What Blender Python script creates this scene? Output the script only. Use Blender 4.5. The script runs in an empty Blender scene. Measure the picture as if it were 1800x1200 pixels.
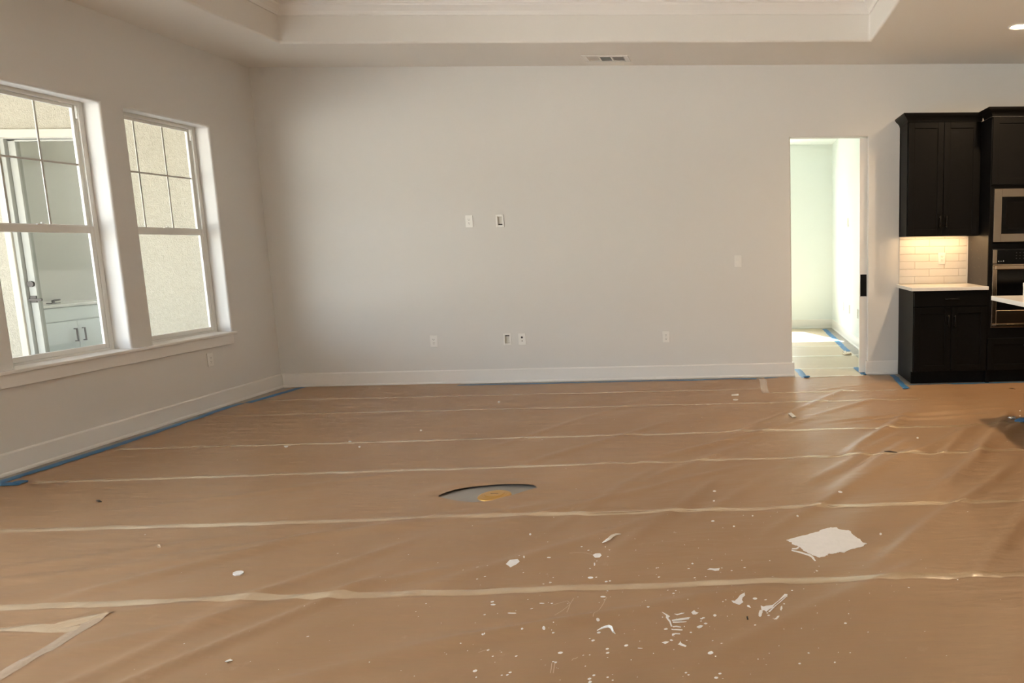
import bpy, bmesh, math, random
import numpy as np
from mathutils import Vector, Matrix
from mathutils.geometry import delaunay_2d_cdt

random.seed(7)
rng = np.random.RandomState(11)
scene = bpy.context.scene
col = scene.collection

# ------------------------------------------------------------------ camera, sky, sun, exposure
H = 3.044                      # height of the lower ceiling
cam_data = bpy.data.cameras.new('camera')
cam = bpy.data.objects.new('camera', cam_data)
col.objects.link(cam)
R0 = Vector((0.9989625, -0.0430, -0.0150))
cam_data.sensor_width = 36.0
cam_data.lens = 1321.54 / 1800 * 36
cam_data.shift_x = -(1342.876 - 900) / 1800
cam_data.shift_y = (612.388 - 600) / 1800
cam_data.clip_start = 0.05
cam_data.clip_end = 400
_rx, _ry, _rz = 0.1378, -0.015, 0.043
def _cam_axes():
    c, s = math.cos, math.sin
    yaw = np.array([[c(_rz), -s(_rz), 0], [s(_rz), c(_rz), 0], [0, 0, 1]])
    base = np.array([[1, 0, 0], [0, 0, -1], [0, 1, 0]])
    pit = np.array([[1, 0, 0], [0, c(_rx), s(_rx)], [0, -s(_rx), c(_rx)]])
    rol = np.array([[c(_ry), -s(_ry), 0], [s(_ry), c(_ry), 0], [0, 0, 1]])
    return rol @ pit.T @ base @ yaw
_A = _cam_axes()
_m = Matrix.Identity(4)
for k in range(3):
    _m[k][0] = _A[0][k]; _m[k][1] = -_A[1][k]; _m[k][2] = -_A[2][k]
    _m[k][3] = (4.4608, -7.5379, 1.3341)[k]
cam.matrix_world = _m
scene.camera = cam

world = bpy.data.worlds.new('sky'); scene.world = world
world.use_nodes = True
wn = world.node_tree.nodes; wl = world.node_tree.links
bg = wn['Background']
sky = wn.new('ShaderNodeTexSky'); sky.sky_type = 'NISHITA'
sky.sun_disc = False
sky.sun_elevation = math.radians(49.5); sky.sun_rotation = math.radians(-21)
sky.air_density = 1.0; sky.dust_density = 2.0; sky.ozone_density = 1.0
hsv = wn.new('ShaderNodeHueSaturation'); hsv.inputs['Saturation'].default_value = 0.45
wl.new(sky.outputs['Color'], hsv.inputs['Color']); wl.new(hsv.outputs['Color'], bg.inputs['Color'])
bg.inputs['Strength'].default_value = 0.7

sun_data = bpy.data.lights.new('sun', 'SUN'); sun_data.energy = 20.0
sun_data.angle = math.radians(0.53); sun_data.color = (1.0, 0.965, 0.91)
sun = bpy.data.objects.new('sun', sun_data); col.objects.link(sun)
_el = math.radians(49.5)
_dir = Vector((0.36 * math.cos(_el), -0.933 * math.cos(_el), -math.sin(_el)))
sun.rotation_euler = _dir.to_track_quat('-Z', 'Y').to_euler()
sun.location = (-4, 14, 16)

scene.view_settings.view_transform = 'Standard'
scene.view_settings.look = 'None'
scene.view_settings.gamma = 1.0
scene.view_settings.use_curve_mapping = False
scene.view_settings.exposure = 1.62
scene.cycles.use_denoising = True
scene.cycles.max_bounces = 14
scene.cycles.diffuse_bounces = 9
scene.cycles.glossy_bounces = 4
scene.cycles.transparent_max_bounces = 12
scene.cycles.sample_clamp_indirect = 8.0

def portal(name, loc, sx, sy, direction):
    d = bpy.data.lights.new(name, 'AREA'); d.shape = 'RECTANGLE'; d.size = sx; d.size_y = sy
    d.cycles.is_portal = True
    o = bpy.data.objects.new(name, d); col.objects.link(o); o.location = loc
    o.rotation_euler = Vector(direction).to_track_quat('-Z', 'Z').to_euler()
    return o

# ------------------------------------------------------------------ materials
def lin(r, g, b):
    f = lambda c: (c / 255 / 12.92) if c / 255 <= 0.04045 else ((c / 255 + 0.055) / 1.055) ** 2.4
    return (f(r), f(g), f(b), 1.0)
def setin(node, name, val):
    if name in node.inputs: node.inputs[name].default_value = val
def mat(name, rgba, rough=0.5, metal=0.0, spec=0.5, var=0.0, var_scale=4.0, bump=0.0, bump_scale=60.0, emit=None, emit_strength=0.0, stretch=None, coat=0.0):
    m = bpy.data.materials.new(name); m.use_nodes = True
    n = m.node_tree.nodes; l = m.node_tree.links
    b = n['Principled BSDF']
    b.inputs['Base Color'].default_value = rgba
    b.inputs['Roughness'].default_value = rough
    b.inputs['Metallic'].default_value = metal
    setin(b, 'Specular IOR Level', spec); setin(b, 'Coat Weight', coat)
    tc = n.new('ShaderNodeTexCoord'); mp = n.new('ShaderNodeMapping')
    l.new(tc.outputs['Object'], mp.inputs['Vector'])
    if stretch: mp.inputs['Scale'].default_value = stretch
    if var > 0:
        t = n.new('ShaderNodeTexNoise'); t.inputs['Scale'].default_value = var_scale; t.inputs['Detail'].default_value = 5
        l.new(mp.outputs['Vector'], t.inputs['Vector'])
        mx = n.new('ShaderNodeMix'); mx.data_type = 'RGBA'
        mx.inputs['A'].default_value = tuple(c * (1 - var) for c in rgba[:3]) + (1,)
        mx.inputs['B'].default_value = tuple(min(1, c * (1 + var)) for c in rgba[:3]) + (1,)
        l.new(t.outputs['Fac'], mx.inputs['Factor']); l.new(mx.outputs['Result'], b.inputs['Base Color'])
    if bump > 0:
        t2 = n.new('ShaderNodeTexNoise'); t2.inputs['Scale'].default_value = bump_scale; t2.inputs['Detail'].default_value = 4
        l.new(mp.outputs['Vector'], t2.inputs['Vector'])
        bp = n.new('ShaderNodeBump'); bp.inputs['Strength'].default_value = bump; bp.inputs['Distance'].default_value = 0.01
        l.new(t2.outputs['Fac'], bp.inputs['Height']); l.new(bp.outputs['Normal'], b.inputs['Normal'])
    if emit:
        setin(b, 'Emission Color', emit); setin(b, 'Emission Strength', emit_strength)
    return m
def glass_mat(name, tint, ior=1.45):
    m = bpy.data.materials.new(name); m.use_nodes = True
    n = m.node_tree.nodes; l = m.node_tree.links
    n.remove(n['Principled BSDF'])
    out = [x for x in n if x.type == 'OUTPUT_MATERIAL'][0]
    t = n.new('ShaderNodeBsdfTransparent'); t.inputs['Color'].default_value = tint
    g = n.new('ShaderNodeBsdfGlossy'); g.inputs['Roughness'].default_value = 0.01
    # Schlick reflectance from the facing angle, the same on both faces of the pane
    ge = n.new('ShaderNodeNewGeometry'); dt = n.new('ShaderNodeVectorMath'); dt.operation = 'DOT_PRODUCT'
    l.new(ge.outputs['Incoming'], dt.inputs[0]); l.new(ge.outputs['Normal'], dt.inputs[1])
    def mth(op, x, y=None):
        q = n.new('ShaderNodeMath'); q.operation = op
        for i, w in enumerate((x, y)):
            if w is None: continue
            if isinstance(w, (int, float)): q.inputs[i].default_value = w
            else: l.new(w, q.inputs[i])
        return q.outputs[0]
    r0 = ((ior - 1) / (ior + 1)) ** 2
    c5 = mth('POWER', mth('SUBTRACT', 1.0, mth('ABSOLUTE', dt.outputs['Value'])), 5.0)
    fac = mth('ADD', r0, mth('MULTIPLY', c5, 1 - r0))
    mx = n.new('ShaderNodeMixShader')
    l.new(fac, mx.inputs[0]); l.new(t.outputs[0], mx.inputs[1]); l.new(g.outputs[0], mx.inputs[2])
    l.new(mx.outputs[0], out.inputs['Surface'])
    return m
WALL_RGB = (0.735, 0.724, 0.70, 1)
M = {}
M['wall'] = mat('wall_paint', WALL_RGB, 0.75, spec=0.25, bump=0.05, bump_scale=180)
M['ceil'] = mat('ceiling_paint', (0.78, 0.755, 0.715, 1), 0.85, spec=0.2, bump=0.05, bump_scale=150)
M['trim'] = mat('trim_paint', (0.82, 0.80, 0.77, 1), 0.38, spec=0.45, bump=0.02, bump_scale=60)
M['far'] = mat('hall_paint', (0.80, 0.85, 0.84, 1), 0.75, spec=0.25, bump=0.05, bump_scale=180)
M['vinyl'] = mat('white_vinyl', (0.80, 0.79, 0.75, 1), 0.35, spec=0.5, bump=0.01)
M['muntin'] = mat('grid_bar', (0.55, 0.54, 0.50, 1), 0.5, spec=0.3, bump=0.005)
M['floor'] = mat('grey_floor', (0.30, 0.28, 0.25, 1), 0.5, var=0.25, var_scale=6, bump=0.1, bump_scale=30)
M['black'] = mat('black_paint', (0.0042, 0.0040, 0.0040, 1), 0.5, spec=0.13, var=0.15, var_scale=3, bump=0.01)
M['black_metal'] = mat('black_metal', (0.012, 0.012, 0.012, 1), 0.28, 0.6, spec=0.5, bump=0.005)
M['steel'] = mat('brushed_steel', (0.50, 0.40, 0.30, 1), 0.22, 1.0, var=0.06, var_scale=6, stretch=(2, 2, 60), bump=0.01)
M['dark_glass'] = mat('black_glass', (0.004, 0.004, 0.004, 1), 0.08, spec=0.22, bump=0.002)
M['quartz'] = mat('white_quartz', (0.78, 0.76, 0.72, 1), 0.2, spec=0.5, var=0.05, var_scale=30)
M['tile'] = mat('white_glazed_tile', (0.78, 0.74, 0.68, 1), 0.16, spec=0.5, var=0.04, var_scale=5, bump=0.12, bump_scale=14)
M['grout'] = mat('pale_grout', (0.68, 0.64, 0.58, 1), 0.9, bump=0.1, bump_scale=200)
M['plastic'] = mat('white_plastic', (0.88, 0.87, 0.84, 1), 0.22, spec=0.5, bump=0.005)
M['slot'] = mat('dark_slot', (0.05, 0.045, 0.04, 1), 0.6, bump=0.01)
M['recess'] = mat('recess_plastic', (0.74, 0.72, 0.67, 1), 0.5, bump=0.01)
M['stucco'] = mat('cream_stucco', (0.355, 0.325, 0.262, 1), 0.95, spec=0.1, var=0.22, var_scale=50, bump=1.0, bump_scale=80)
M['concrete'] = mat('patio_concrete', (0.68, 0.67, 0.645, 1), 0.9, spec=0.2, var=0.12, var_scale=3, bump=0.1)
M['sand'] = mat('sandy_ground', (0.50, 0.475, 0.42, 1), 0.95, spec=0.1, var=0.2, var_scale=2, bump=0.3, bump_scale=20)
M['bronze'] = mat('dark_bronze', (0.035, 0.027, 0.022, 1), 0.4, 0.3, bump=0.01)
M['vanity'] = mat('pale_grey_paint', (0.62, 0.66, 0.65, 1), 0.4, bump=0.01)
M['wing'] = mat('wing_wall_paint', (0.55, 0.53, 0.49, 1), 0.8, bump=0.03)
M['ext_trim'] = mat('exterior_cream_trim', (0.46, 0.42, 0.345, 1), 0.6, spec=0.3, bump=0.02)
M['ext_door'] = mat('exterior_door_paint', (0.34, 0.335, 0.30, 1), 0.5, spec=0.3, bump=0.01)
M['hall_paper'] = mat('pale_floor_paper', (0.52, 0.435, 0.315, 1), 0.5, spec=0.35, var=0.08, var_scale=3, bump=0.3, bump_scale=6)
M['brass'] = mat('brass_cover', (0.62, 0.36, 0.10, 1), 0.36, 0.75, spec=0.5, var=0.1, var_scale=12, bump=0.03, bump_scale=40)
M['lens'] = mat('lamp_lens', (1, 0.9, 0.75, 1), 0.5, emit=(1.0, 0.72, 0.42, 1), emit_strength=28.0, bump=0.002)
M['led'] = mat('led_strip', (1, 0.9, 0.75, 1), 0.5, emit=(1.0, 0.66, 0.32, 1), emit_strength=4.0, bump=0.002)
M['blue_tape'] = mat('blue_tape', (0.035, 0.17, 0.38, 1), 0.5, spec=0.4, var=0.2, var_scale=18, bump=0.35, bump_scale=35)
M['paint'] = mat('dried_white_paint', (0.86, 0.855, 0.855, 1), 0.6, spec=0.3, var=0.05, var_scale=30, bump=0.25, bump_scale=45)
M['smear'] = mat('thin_white_smear', (0.60, 0.47, 0.35, 1), 0.6, spec=0.3, var=0.1, var_scale=40, bump=0.1)
M['scrap'] = mat('white_scrap', (0.80, 0.78, 0.75, 1), 0.5, bump=0.05)
M['dirt'] = mat('dark_dirt', (0.035, 0.028, 0.022, 1), 0.8, bump=0.1)
M['silver'] = mat('silver_film', (0.8, 0.8, 0.8, 1), 0.2, 0.6, bump=0.3, bump_scale=50)
M['pane'] = glass_mat('window_glass', (0.945, 0.955, 0.94, 1))
M['hall_pane'] = glass_mat('hall_glass', (0.745, 0.76, 0.75, 1))
M['clear_pane'] = glass_mat('clear_glass', (0.96, 0.97, 0.96, 1))
M['door_pane'] = glass_mat('door_glass', (0.925, 0.94, 0.92, 1), 1.15)

def paper_material():
    m = bpy.data.materials.new('kraft_paper'); m.use_nodes = True
    n = m.node_tree.nodes; l = m.node_tree.links
    b = n['Principled BSDF']
    b.inputs['Roughness'].default_value = 0.42
    setin(b, 'Specular IOR Level', 0.5)
    tc = n.new('ShaderNodeTexCoord')
    # soft scuffs and tone drift of the paper itself
    t = n.new('ShaderNodeTexNoise'); t.inputs['Scale'].default_value = 1.1; t.inputs['Detail'].default_value = 7
    l.new(tc.outputs['Object'], t.inputs['Vector'])
    r = n.new('ShaderNodeValToRGB')
    r.color_ramp.elements[0].position = 0.3; r.color_ramp.elements[1].position = 0.7
    r.color_ramp.elements[0].color = (0.358, 0.217, 0.114, 1); r.color_ramp.elements[1].color = (0.405, 0.252, 0.137, 1)
    l.new(t.outputs['Fac'], r.inputs['Fac'])
    # fine fibres along the roll
    mp = n.new('ShaderNodeMapping'); mp.inputs['Scale'].default_value = (6, 160, 1)
    l.new(tc.outputs['Object'], mp.inputs['Vector'])
    t2 = n.new('ShaderNodeTexNoise'); t2.inputs['Scale'].default_value = 1.0; t2.inputs['Detail'].default_value = 3
    l.new(mp.outputs['Vector'], t2.inputs['Vector'])
    mx = n.new('ShaderNodeMix'); mx.data_type = 'RGBA'; mx.blend_type = 'MULTIPLY'; mx.inputs['Factor'].default_value = 0.09
    l.new(r.outputs['Color'], mx.inputs['A']); l.new(t2.outputs['Color'], mx.inputs['B'])
    # pale dusty scuffs
    t3 = n.new('ShaderNodeTexNoise'); t3.inputs['Scale'].default_value = 9.0; t3.inputs['Detail'].default_value = 9; t3.inputs['Roughness'].default_value = 0.75
    l.new(tc.outputs['Object'], t3.inputs['Vector'])
    r3 = n.new('ShaderNodeValToRGB'); r3.color_ramp.elements[0].position = 0.60; r3.color_ramp.elements[1].position = 0.85
    l.new(t3.outputs['Fac'], r3.inputs['Fac'])
    mx3 = n.new('ShaderNodeMix'); mx3.data_type = 'RGBA'
    mx3.inputs['B'].default_value = (0.62, 0.45, 0.32, 1)
    sc = n.new('ShaderNodeMath'); sc.operation = 'MULTIPLY'; sc.inputs[1].default_value = 0.45
    l.new(r3.outputs['Color'], sc.inputs[0]); l.new(sc.outputs[0], mx3.inputs['Factor'])
    l.new(mx.outputs['Result'], mx3.inputs['A']); l.new(mx3.outputs['Result'], b.inputs['Base Color'])
    # small crinkles
    mp4 = n.new('ShaderNodeMapping'); mp4.inputs['Rotation'].default_value = (0, 0, math.radians(-50)); mp4.inputs['Scale'].default_value = (1.2, 5, 1)
    l.new(tc.outputs['Object'], mp4.inputs['Vector'])
    t4 = n.new('ShaderNodeTexNoise'); t4.inputs['Scale'].default_value = 2.2; t4.inputs['Detail'].default_value = 3
    l.new(mp4.outputs['Vector'], t4.inputs['Vector'])
    bp = n.new('ShaderNodeBump'); bp.inputs['Strength'].default_value = 0.28; bp.inputs['Distance'].default_value = 0.02
    l.new(t4.outputs['Fac'], bp.inputs['Height']); l.new(bp.outputs['Normal'], b.inputs['Normal'])
    return m
M['paper'] = paper_material()
def seam_material(name, base, pale):
    # clear tape over kraft: nearly the tone of the paper, paler in random patches
    m = mat(name, base, 0.24, spec=0.6, bump=0.12, bump_scale=25)
    n = m.node_tree.nodes; l = m.node_tree.links
    tc = n.new('ShaderNodeTexCoord'); mp = n.new('ShaderNodeMapping'); mp.inputs['Scale'].default_value = (1.7, 1.7, 1)
    t = n.new('ShaderNodeTexNoise'); t.inputs['Scale'].default_value = 1.0; t.inputs['Detail'].default_value = 6
    r = n.new('ShaderNodeValToRGB'); r.color_ramp.elements[0].position = 0.40; r.color_ramp.elements[1].position = 0.62
    r.color_ramp.elements[0].color = base; r.color_ramp.elements[1].color = pale
    l.new(tc.outputs['Object'], mp.inputs['Vector']); l.new(mp.outputs['Vector'], t.inputs['Vector']); l.new(t.outputs['Fac'], r.inputs['Fac'])
    l.new(r.outputs['Color'], n['Principled BSDF'].inputs['Base Color'])
    return m
M['seam'] = seam_material('tan_packing_tape', (0.470, 0.332, 0.200, 1), (0.58, 0.455, 0.31, 1))
M['seam_pale'] = mat('pale_packing_tape', (0.72, 0.68, 0.58, 1), 0.3, spec=0.5, bump=0.1)
M['seam_grey'] = mat('clear_packing_tape', (0.46, 0.35, 0.25, 1), 0.22, spec=0.6, var=0.1, var_scale=7, bump=0.25, bump_scale=25)

# ------------------------------------------------------------------ mesh helpers
class MB:
    def __init__(s): s.v = []; s.f = []
    def box(s, x0, x1, y0, y1, z0, z1):
        b = len(s.v)
        x0, x1 = min(x0, x1), max(x0, x1); y0, y1 = min(y0, y1), max(y0, y1); z0, z1 = min(z0, z1), max(z0, z1)
        s.v += [(x0, y0, z0), (x1, y0, z0), (x1, y1, z0), (x0, y1, z0), (x0, y0, z1), (x1, y0, z1), (x1, y1, z1), (x0, y1, z1)]
        s.f += [tuple(b + i for i in q) for q in ((3, 2, 1, 0), (4, 5, 6, 7), (0, 1, 5, 4), (1, 2, 6, 5), (2, 3, 7, 6), (3, 0, 4, 7))]
        return s
    def prism(s, prof, a0, a1, axis):
        # closed profile swept along an axis; prof is a list of the two other coordinates (in x,y,z order)
        b = len(s.v); n = len(prof)
        for a in (a0, a1):
            for p, q in prof:
                s.v.append({'x': (a, p, q), 'y': (p, a, q), 'z': (p, q, a)}[axis])
        for i in range(n):
            j = (i + 1) % n
            s.f.append((b + i, b + j, b + n + j, b + n + i))
        s.f.append(tuple(b + i for i in range(n))); s.f.append(tuple(b + n + i for i in reversed(range(n))))
        return s
    def cyl(s, p0, p1, r, n=12, r1=None):
        p0, p1 = Vector(p0), Vector(p1); d = (p1 - p0).normalized()
        u = d.orthogonal().normalized(); w = d.cross(u); b = len(s.v); r1 = r if r1 is None else r1
        for p, rr in ((p0, r), (p1, r1)):
            for i in range(n):
                a = 2 * math.pi * i / n
                s.v.append(tuple(p + rr * (math.cos(a) * u + math.sin(a) * w)))
        for i in range(n):
            j = (i + 1) % n; s.f.append((b + i, b + j, b + n + j, b + n + i))
        s.f.append(tuple(b + i for i in reversed(range(n)))); s.f.append(tuple(b + n + i for i in range(n)))
        return s
    def lathe(s, prof, n=32, c=(0, 0, 0)):
        b = len(s.v); m = len(prof)
        for i in range(n):
            a = 2 * math.pi * i / n
            for r, z in prof: s.v.append((c[0] + r * math.cos(a), c[1] + r * math.sin(a), c[2] + z))
        for i in range(n):
            j = (i + 1) % n
            for k in range(m - 1): s.f.append((b + i * m + k, b + j * m + k, b + j * m + k + 1, b + i * m + k + 1))
        return s
    def obj(s, name, m, parent=None, bevel=0.0, loc=None, smooth=False, seg=2):
        me = bpy.data.meshes.new(name); me.from_pydata(s.v, [], s.f); me.validate()
        bm = bmesh.new(); bm.from_mesh(me); bmesh.ops.recalc_face_normals(bm, faces=bm.faces); bm.to_mesh(me); bm.free()
        me.materials.append(m)
        if smooth: me.polygons.foreach_set('use_smooth', [True] * len(me.polygons))
        o = bpy.data.objects.new(name, me); col.objects.link(o)
        if loc: o.location = loc
        if parent: o.parent = parent
        if bevel:
            md = o.modifiers.new('bevel', 'BEVEL'); md.width = bevel; md.segments = seg; md.limit_method = 'ANGLE'; md.angle_limit = math.radians(40)
        return o
def thing(name, label, cat, loc=(0, 0, 0), rz=0.0, group=None):
    o = bpy.data.objects.new(name, None); col.objects.link(o); o.location = loc; o.rotation_euler = (0, 0, rz)
    o.empty_display_size = 0.1
    return tag(o, label, cat, group)
def tag(o, label, cat, group=None):
    o['label'] = label; o['category'] = cat
    if group: o['group'] = group
    return o
def struct(o): o['kind'] = 'structure'; return o

def panel(name, axis, pos, thick, ur, vr, holes, m, bevel=0.0, seg=3):
    us = sorted(set([ur[0], ur[1]] + [h[0] for h in holes] + [h[1] for h in holes]))
    vs = sorted(set([vr[0], vr[1]] + [h[2] for h in holes] + [h[3] for h in holes]))
    us = [u for u in us if ur[0] <= u <= ur[1]]; vs = [v for v in vs if vr[0] <= v <= vr[1]]
    P = lambda u, v, w: {'x': (w, u, v), 'y': (u, w, v), 'z': (u, v, w)}[axis]
    solid = {}
    for i in range(len(us) - 1):
        for j in range(len(vs) - 1):
            cu, cv = (us[i] + us[i + 1]) / 2, (vs[j] + vs[j + 1]) / 2
            solid[i, j] = not any(h[0] < cu < h[1] and h[2] < cv < h[3] for h in holes)
    mb = MB(); idx = {}
    def vid(i, j, k):
        if (i, j, k) not in idx:
            idx[i, j, k] = len(mb.v); mb.v.append(P(us[i], vs[j], pos + (thick if k else 0)))
        return idx[i, j, k]
    for (i, j), s in solid.items():
        if not s: continue
        for k in (0, 1): mb.f.append((vid(i, j, k), vid(i + 1, j, k), vid(i + 1, j + 1, k), vid(i, j + 1, k)))
        for di, dj, a, b in ((-1, 0, (i, j), (i, j + 1)), (1, 0, (i + 1, j), (i + 1, j + 1)), (0, -1, (i, j), (i + 1, j)), (0, 1, (i, j + 1), (i + 1, j + 1))):
            if not solid.get((i + di, j + dj), False):
                mb.f.append((vid(*a, 0), vid(*b, 0), vid(*b, 1), vid(*a, 1)))
    return struct(mb.obj(name, m, bevel=bevel, seg=seg))

# ------------------------------------------------------------------ outlines of the dried paint, in floor coordinates
POLY={
 'patch':[(4.689,-4.298),(4.721,-4.277),(4.754,-4.256),(4.792,-4.237),(4.825,-4.216),(4.845,-4.208),(4.856,-4.191),(4.883,-4.174),(4.910,-4.159),(4.914,-4.165),(4.938,-4.164),(4.941,-4.184),(4.955,-4.196),(4.987,-4.203),(4.994,-4.228),(4.999,-4.261),(5.009,-4.281),(5.019,-4.298),(5.024,-4.318),(5.029,-4.341),(5.045,-4.351),(5.030,-4.371),(5.019,-4.385),(4.990,-4.398),(4.962,-4.410),(4.930,-4.444),(4.916,-4.439),(4.899,-4.440),(4.879,-4.454),(4.863,-4.449),(4.855,-4.466),(4.836,-4.478),(4.818,-4.487),(4.797,-4.468),(4.777,-4.446),(4.761,-4.423),(4.747,-4.393),(4.732,-4.362),(4.713,-4.346),(4.709,-4.323)],
 'patch_tail':[(4.703,-4.405),(4.738,-4.425),(4.760,-4.441),(4.781,-4.456),(4.793,-4.482),(4.798,-4.520),(4.791,-4.519),(4.781,-4.481),(4.769,-4.465),(4.737,-4.439),(4.702,-4.417)],
 'patch_tail2':[(4.706,-4.391),(4.724,-4.389),(4.734,-4.377),(4.739,-4.386),(4.726,-4.402),(4.707,-4.400)],
 'flake':[(3.487,-4.466),(3.493,-4.430),(3.524,-4.423),(3.538,-4.441),(3.530,-4.466),(3.513,-4.493),(3.502,-4.479)],
 'big':[(4.439,-4.859),(4.452,-4.862),(4.463,-4.842),(4.473,-4.818),(4.482,-4.810),(4.490,-4.802),(4.492,-4.821),(4.481,-4.839),(4.479,-4.854),(4.484,-4.872),(4.469,-4.893),(4.453,-4.880),(4.445,-4.874)],
 'bird':[(4.548,-4.902),(4.558,-4.910),(4.568,-4.904),(4.591,-4.900),(4.615,-4.867),(4.643,-4.812),(4.655,-4.815),(4.633,-4.845),(4.597,-4.899),(4.591,-4.918),(4.578,-4.931),(4.567,-4.949),(4.558,-4.935),(4.550,-4.944)],
 'bird_tail':[(4.574,-4.948),(4.601,-4.903),(4.627,-4.863),(4.652,-4.821),(4.654,-4.827),(4.629,-4.869),(4.603,-4.909),(4.579,-4.952)],
 'bird_drop':[(4.543,-4.936),(4.550,-4.934),(4.553,-4.951),(4.548,-4.979),(4.542,-4.988),(4.537,-4.978),(4.538,-4.960)],
 'streak':[(4.340,-4.574),(4.350,-4.561),(4.369,-4.567),(4.391,-4.564),(4.389,-4.586),(4.372,-4.589),(4.359,-4.578)],
 'blob':[(3.837,-4.388),(3.845,-4.373),(3.866,-4.372),(3.877,-4.398),(3.871,-4.417),(3.852,-4.416)],
 'trail':[(3.732,-4.365),(3.759,-4.358),(3.803,-4.364),(3.834,-4.384),(3.837,-4.397),(3.802,-4.376),(3.761,-4.369),(3.737,-4.374)],
 'bar1':[(4.226,-4.994),(4.255,-4.984),(4.282,-4.977),(4.291,-4.976),(4.286,-4.990),(4.260,-4.998),(4.228,-5.000)],
 'bar2':[(4.229,-5.006),(4.256,-5.006),(4.279,-5.005),(4.278,-5.010),(4.257,-5.012),(4.231,-5.013)],
 'bar3':[(4.232,-5.038),(4.245,-5.035),(4.262,-5.042),(4.261,-5.046),(4.245,-5.041),(4.234,-5.044)],
 'bar4':[(4.229,-5.056),(4.246,-5.057),(4.268,-5.060),(4.268,-5.065),(4.247,-5.064),(4.231,-5.062)],
 'bar5':[(4.234,-5.088),(4.246,-5.083),(4.261,-5.086),(4.262,-5.091),(4.246,-5.090),(4.238,-5.100),(4.235,-5.101)],
 'bar6':[(4.231,-4.949),(4.241,-4.954),(4.257,-4.944),(4.268,-4.944),(4.260,-4.951),(4.242,-4.959)],
 'stem':[(4.185,-4.933),(4.207,-4.954),(4.217,-4.969),(4.211,-4.978),(4.222,-5.001),(4.231,-5.038),(4.226,-5.040),(4.218,-5.006),(4.203,-4.975),(4.203,-4.960)],
 'knot':[(4.293,-4.941),(4.302,-4.926),(4.309,-4.938),(4.319,-4.944),(4.310,-4.957),(4.299,-4.956)],
 'knot2':[(4.316,-5.044),(4.329,-5.032),(4.339,-5.037),(4.334,-5.048),(4.325,-5.054)],
 'oval':[(4.379,-5.227),(4.378,-5.231),(4.374,-5.235),(4.370,-5.236),(4.365,-5.234),(4.362,-5.230),(4.361,-5.226),(4.362,-5.221),(4.365,-5.218),(4.369,-5.217),(4.374,-5.218),(4.378,-5.222)],
 'hook':[(4.590,-5.016),(4.599,-5.004),(4.605,-4.988),(4.612,-4.987),(4.609,-5.002),(4.601,-5.020)],
 'drop2':[(4.621,-4.914),(4.627,-4.905),(4.627,-4.928),(4.621,-4.947),(4.618,-4.937)],
 'drop3':[(4.497,-4.898),(4.505,-4.898),(4.511,-4.916),(4.504,-4.913),(4.498,-4.909)],
 'foot':[(4.258,-5.154),(4.264,-5.143),(4.264,-5.134),(4.270,-5.149),(4.288,-5.165),(4.284,-5.171),(4.271,-5.163)],
 'foot2':[(4.203,-5.141),(4.213,-5.136),(4.227,-5.137),(4.223,-5.145),(4.215,-5.151)],
}
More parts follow.
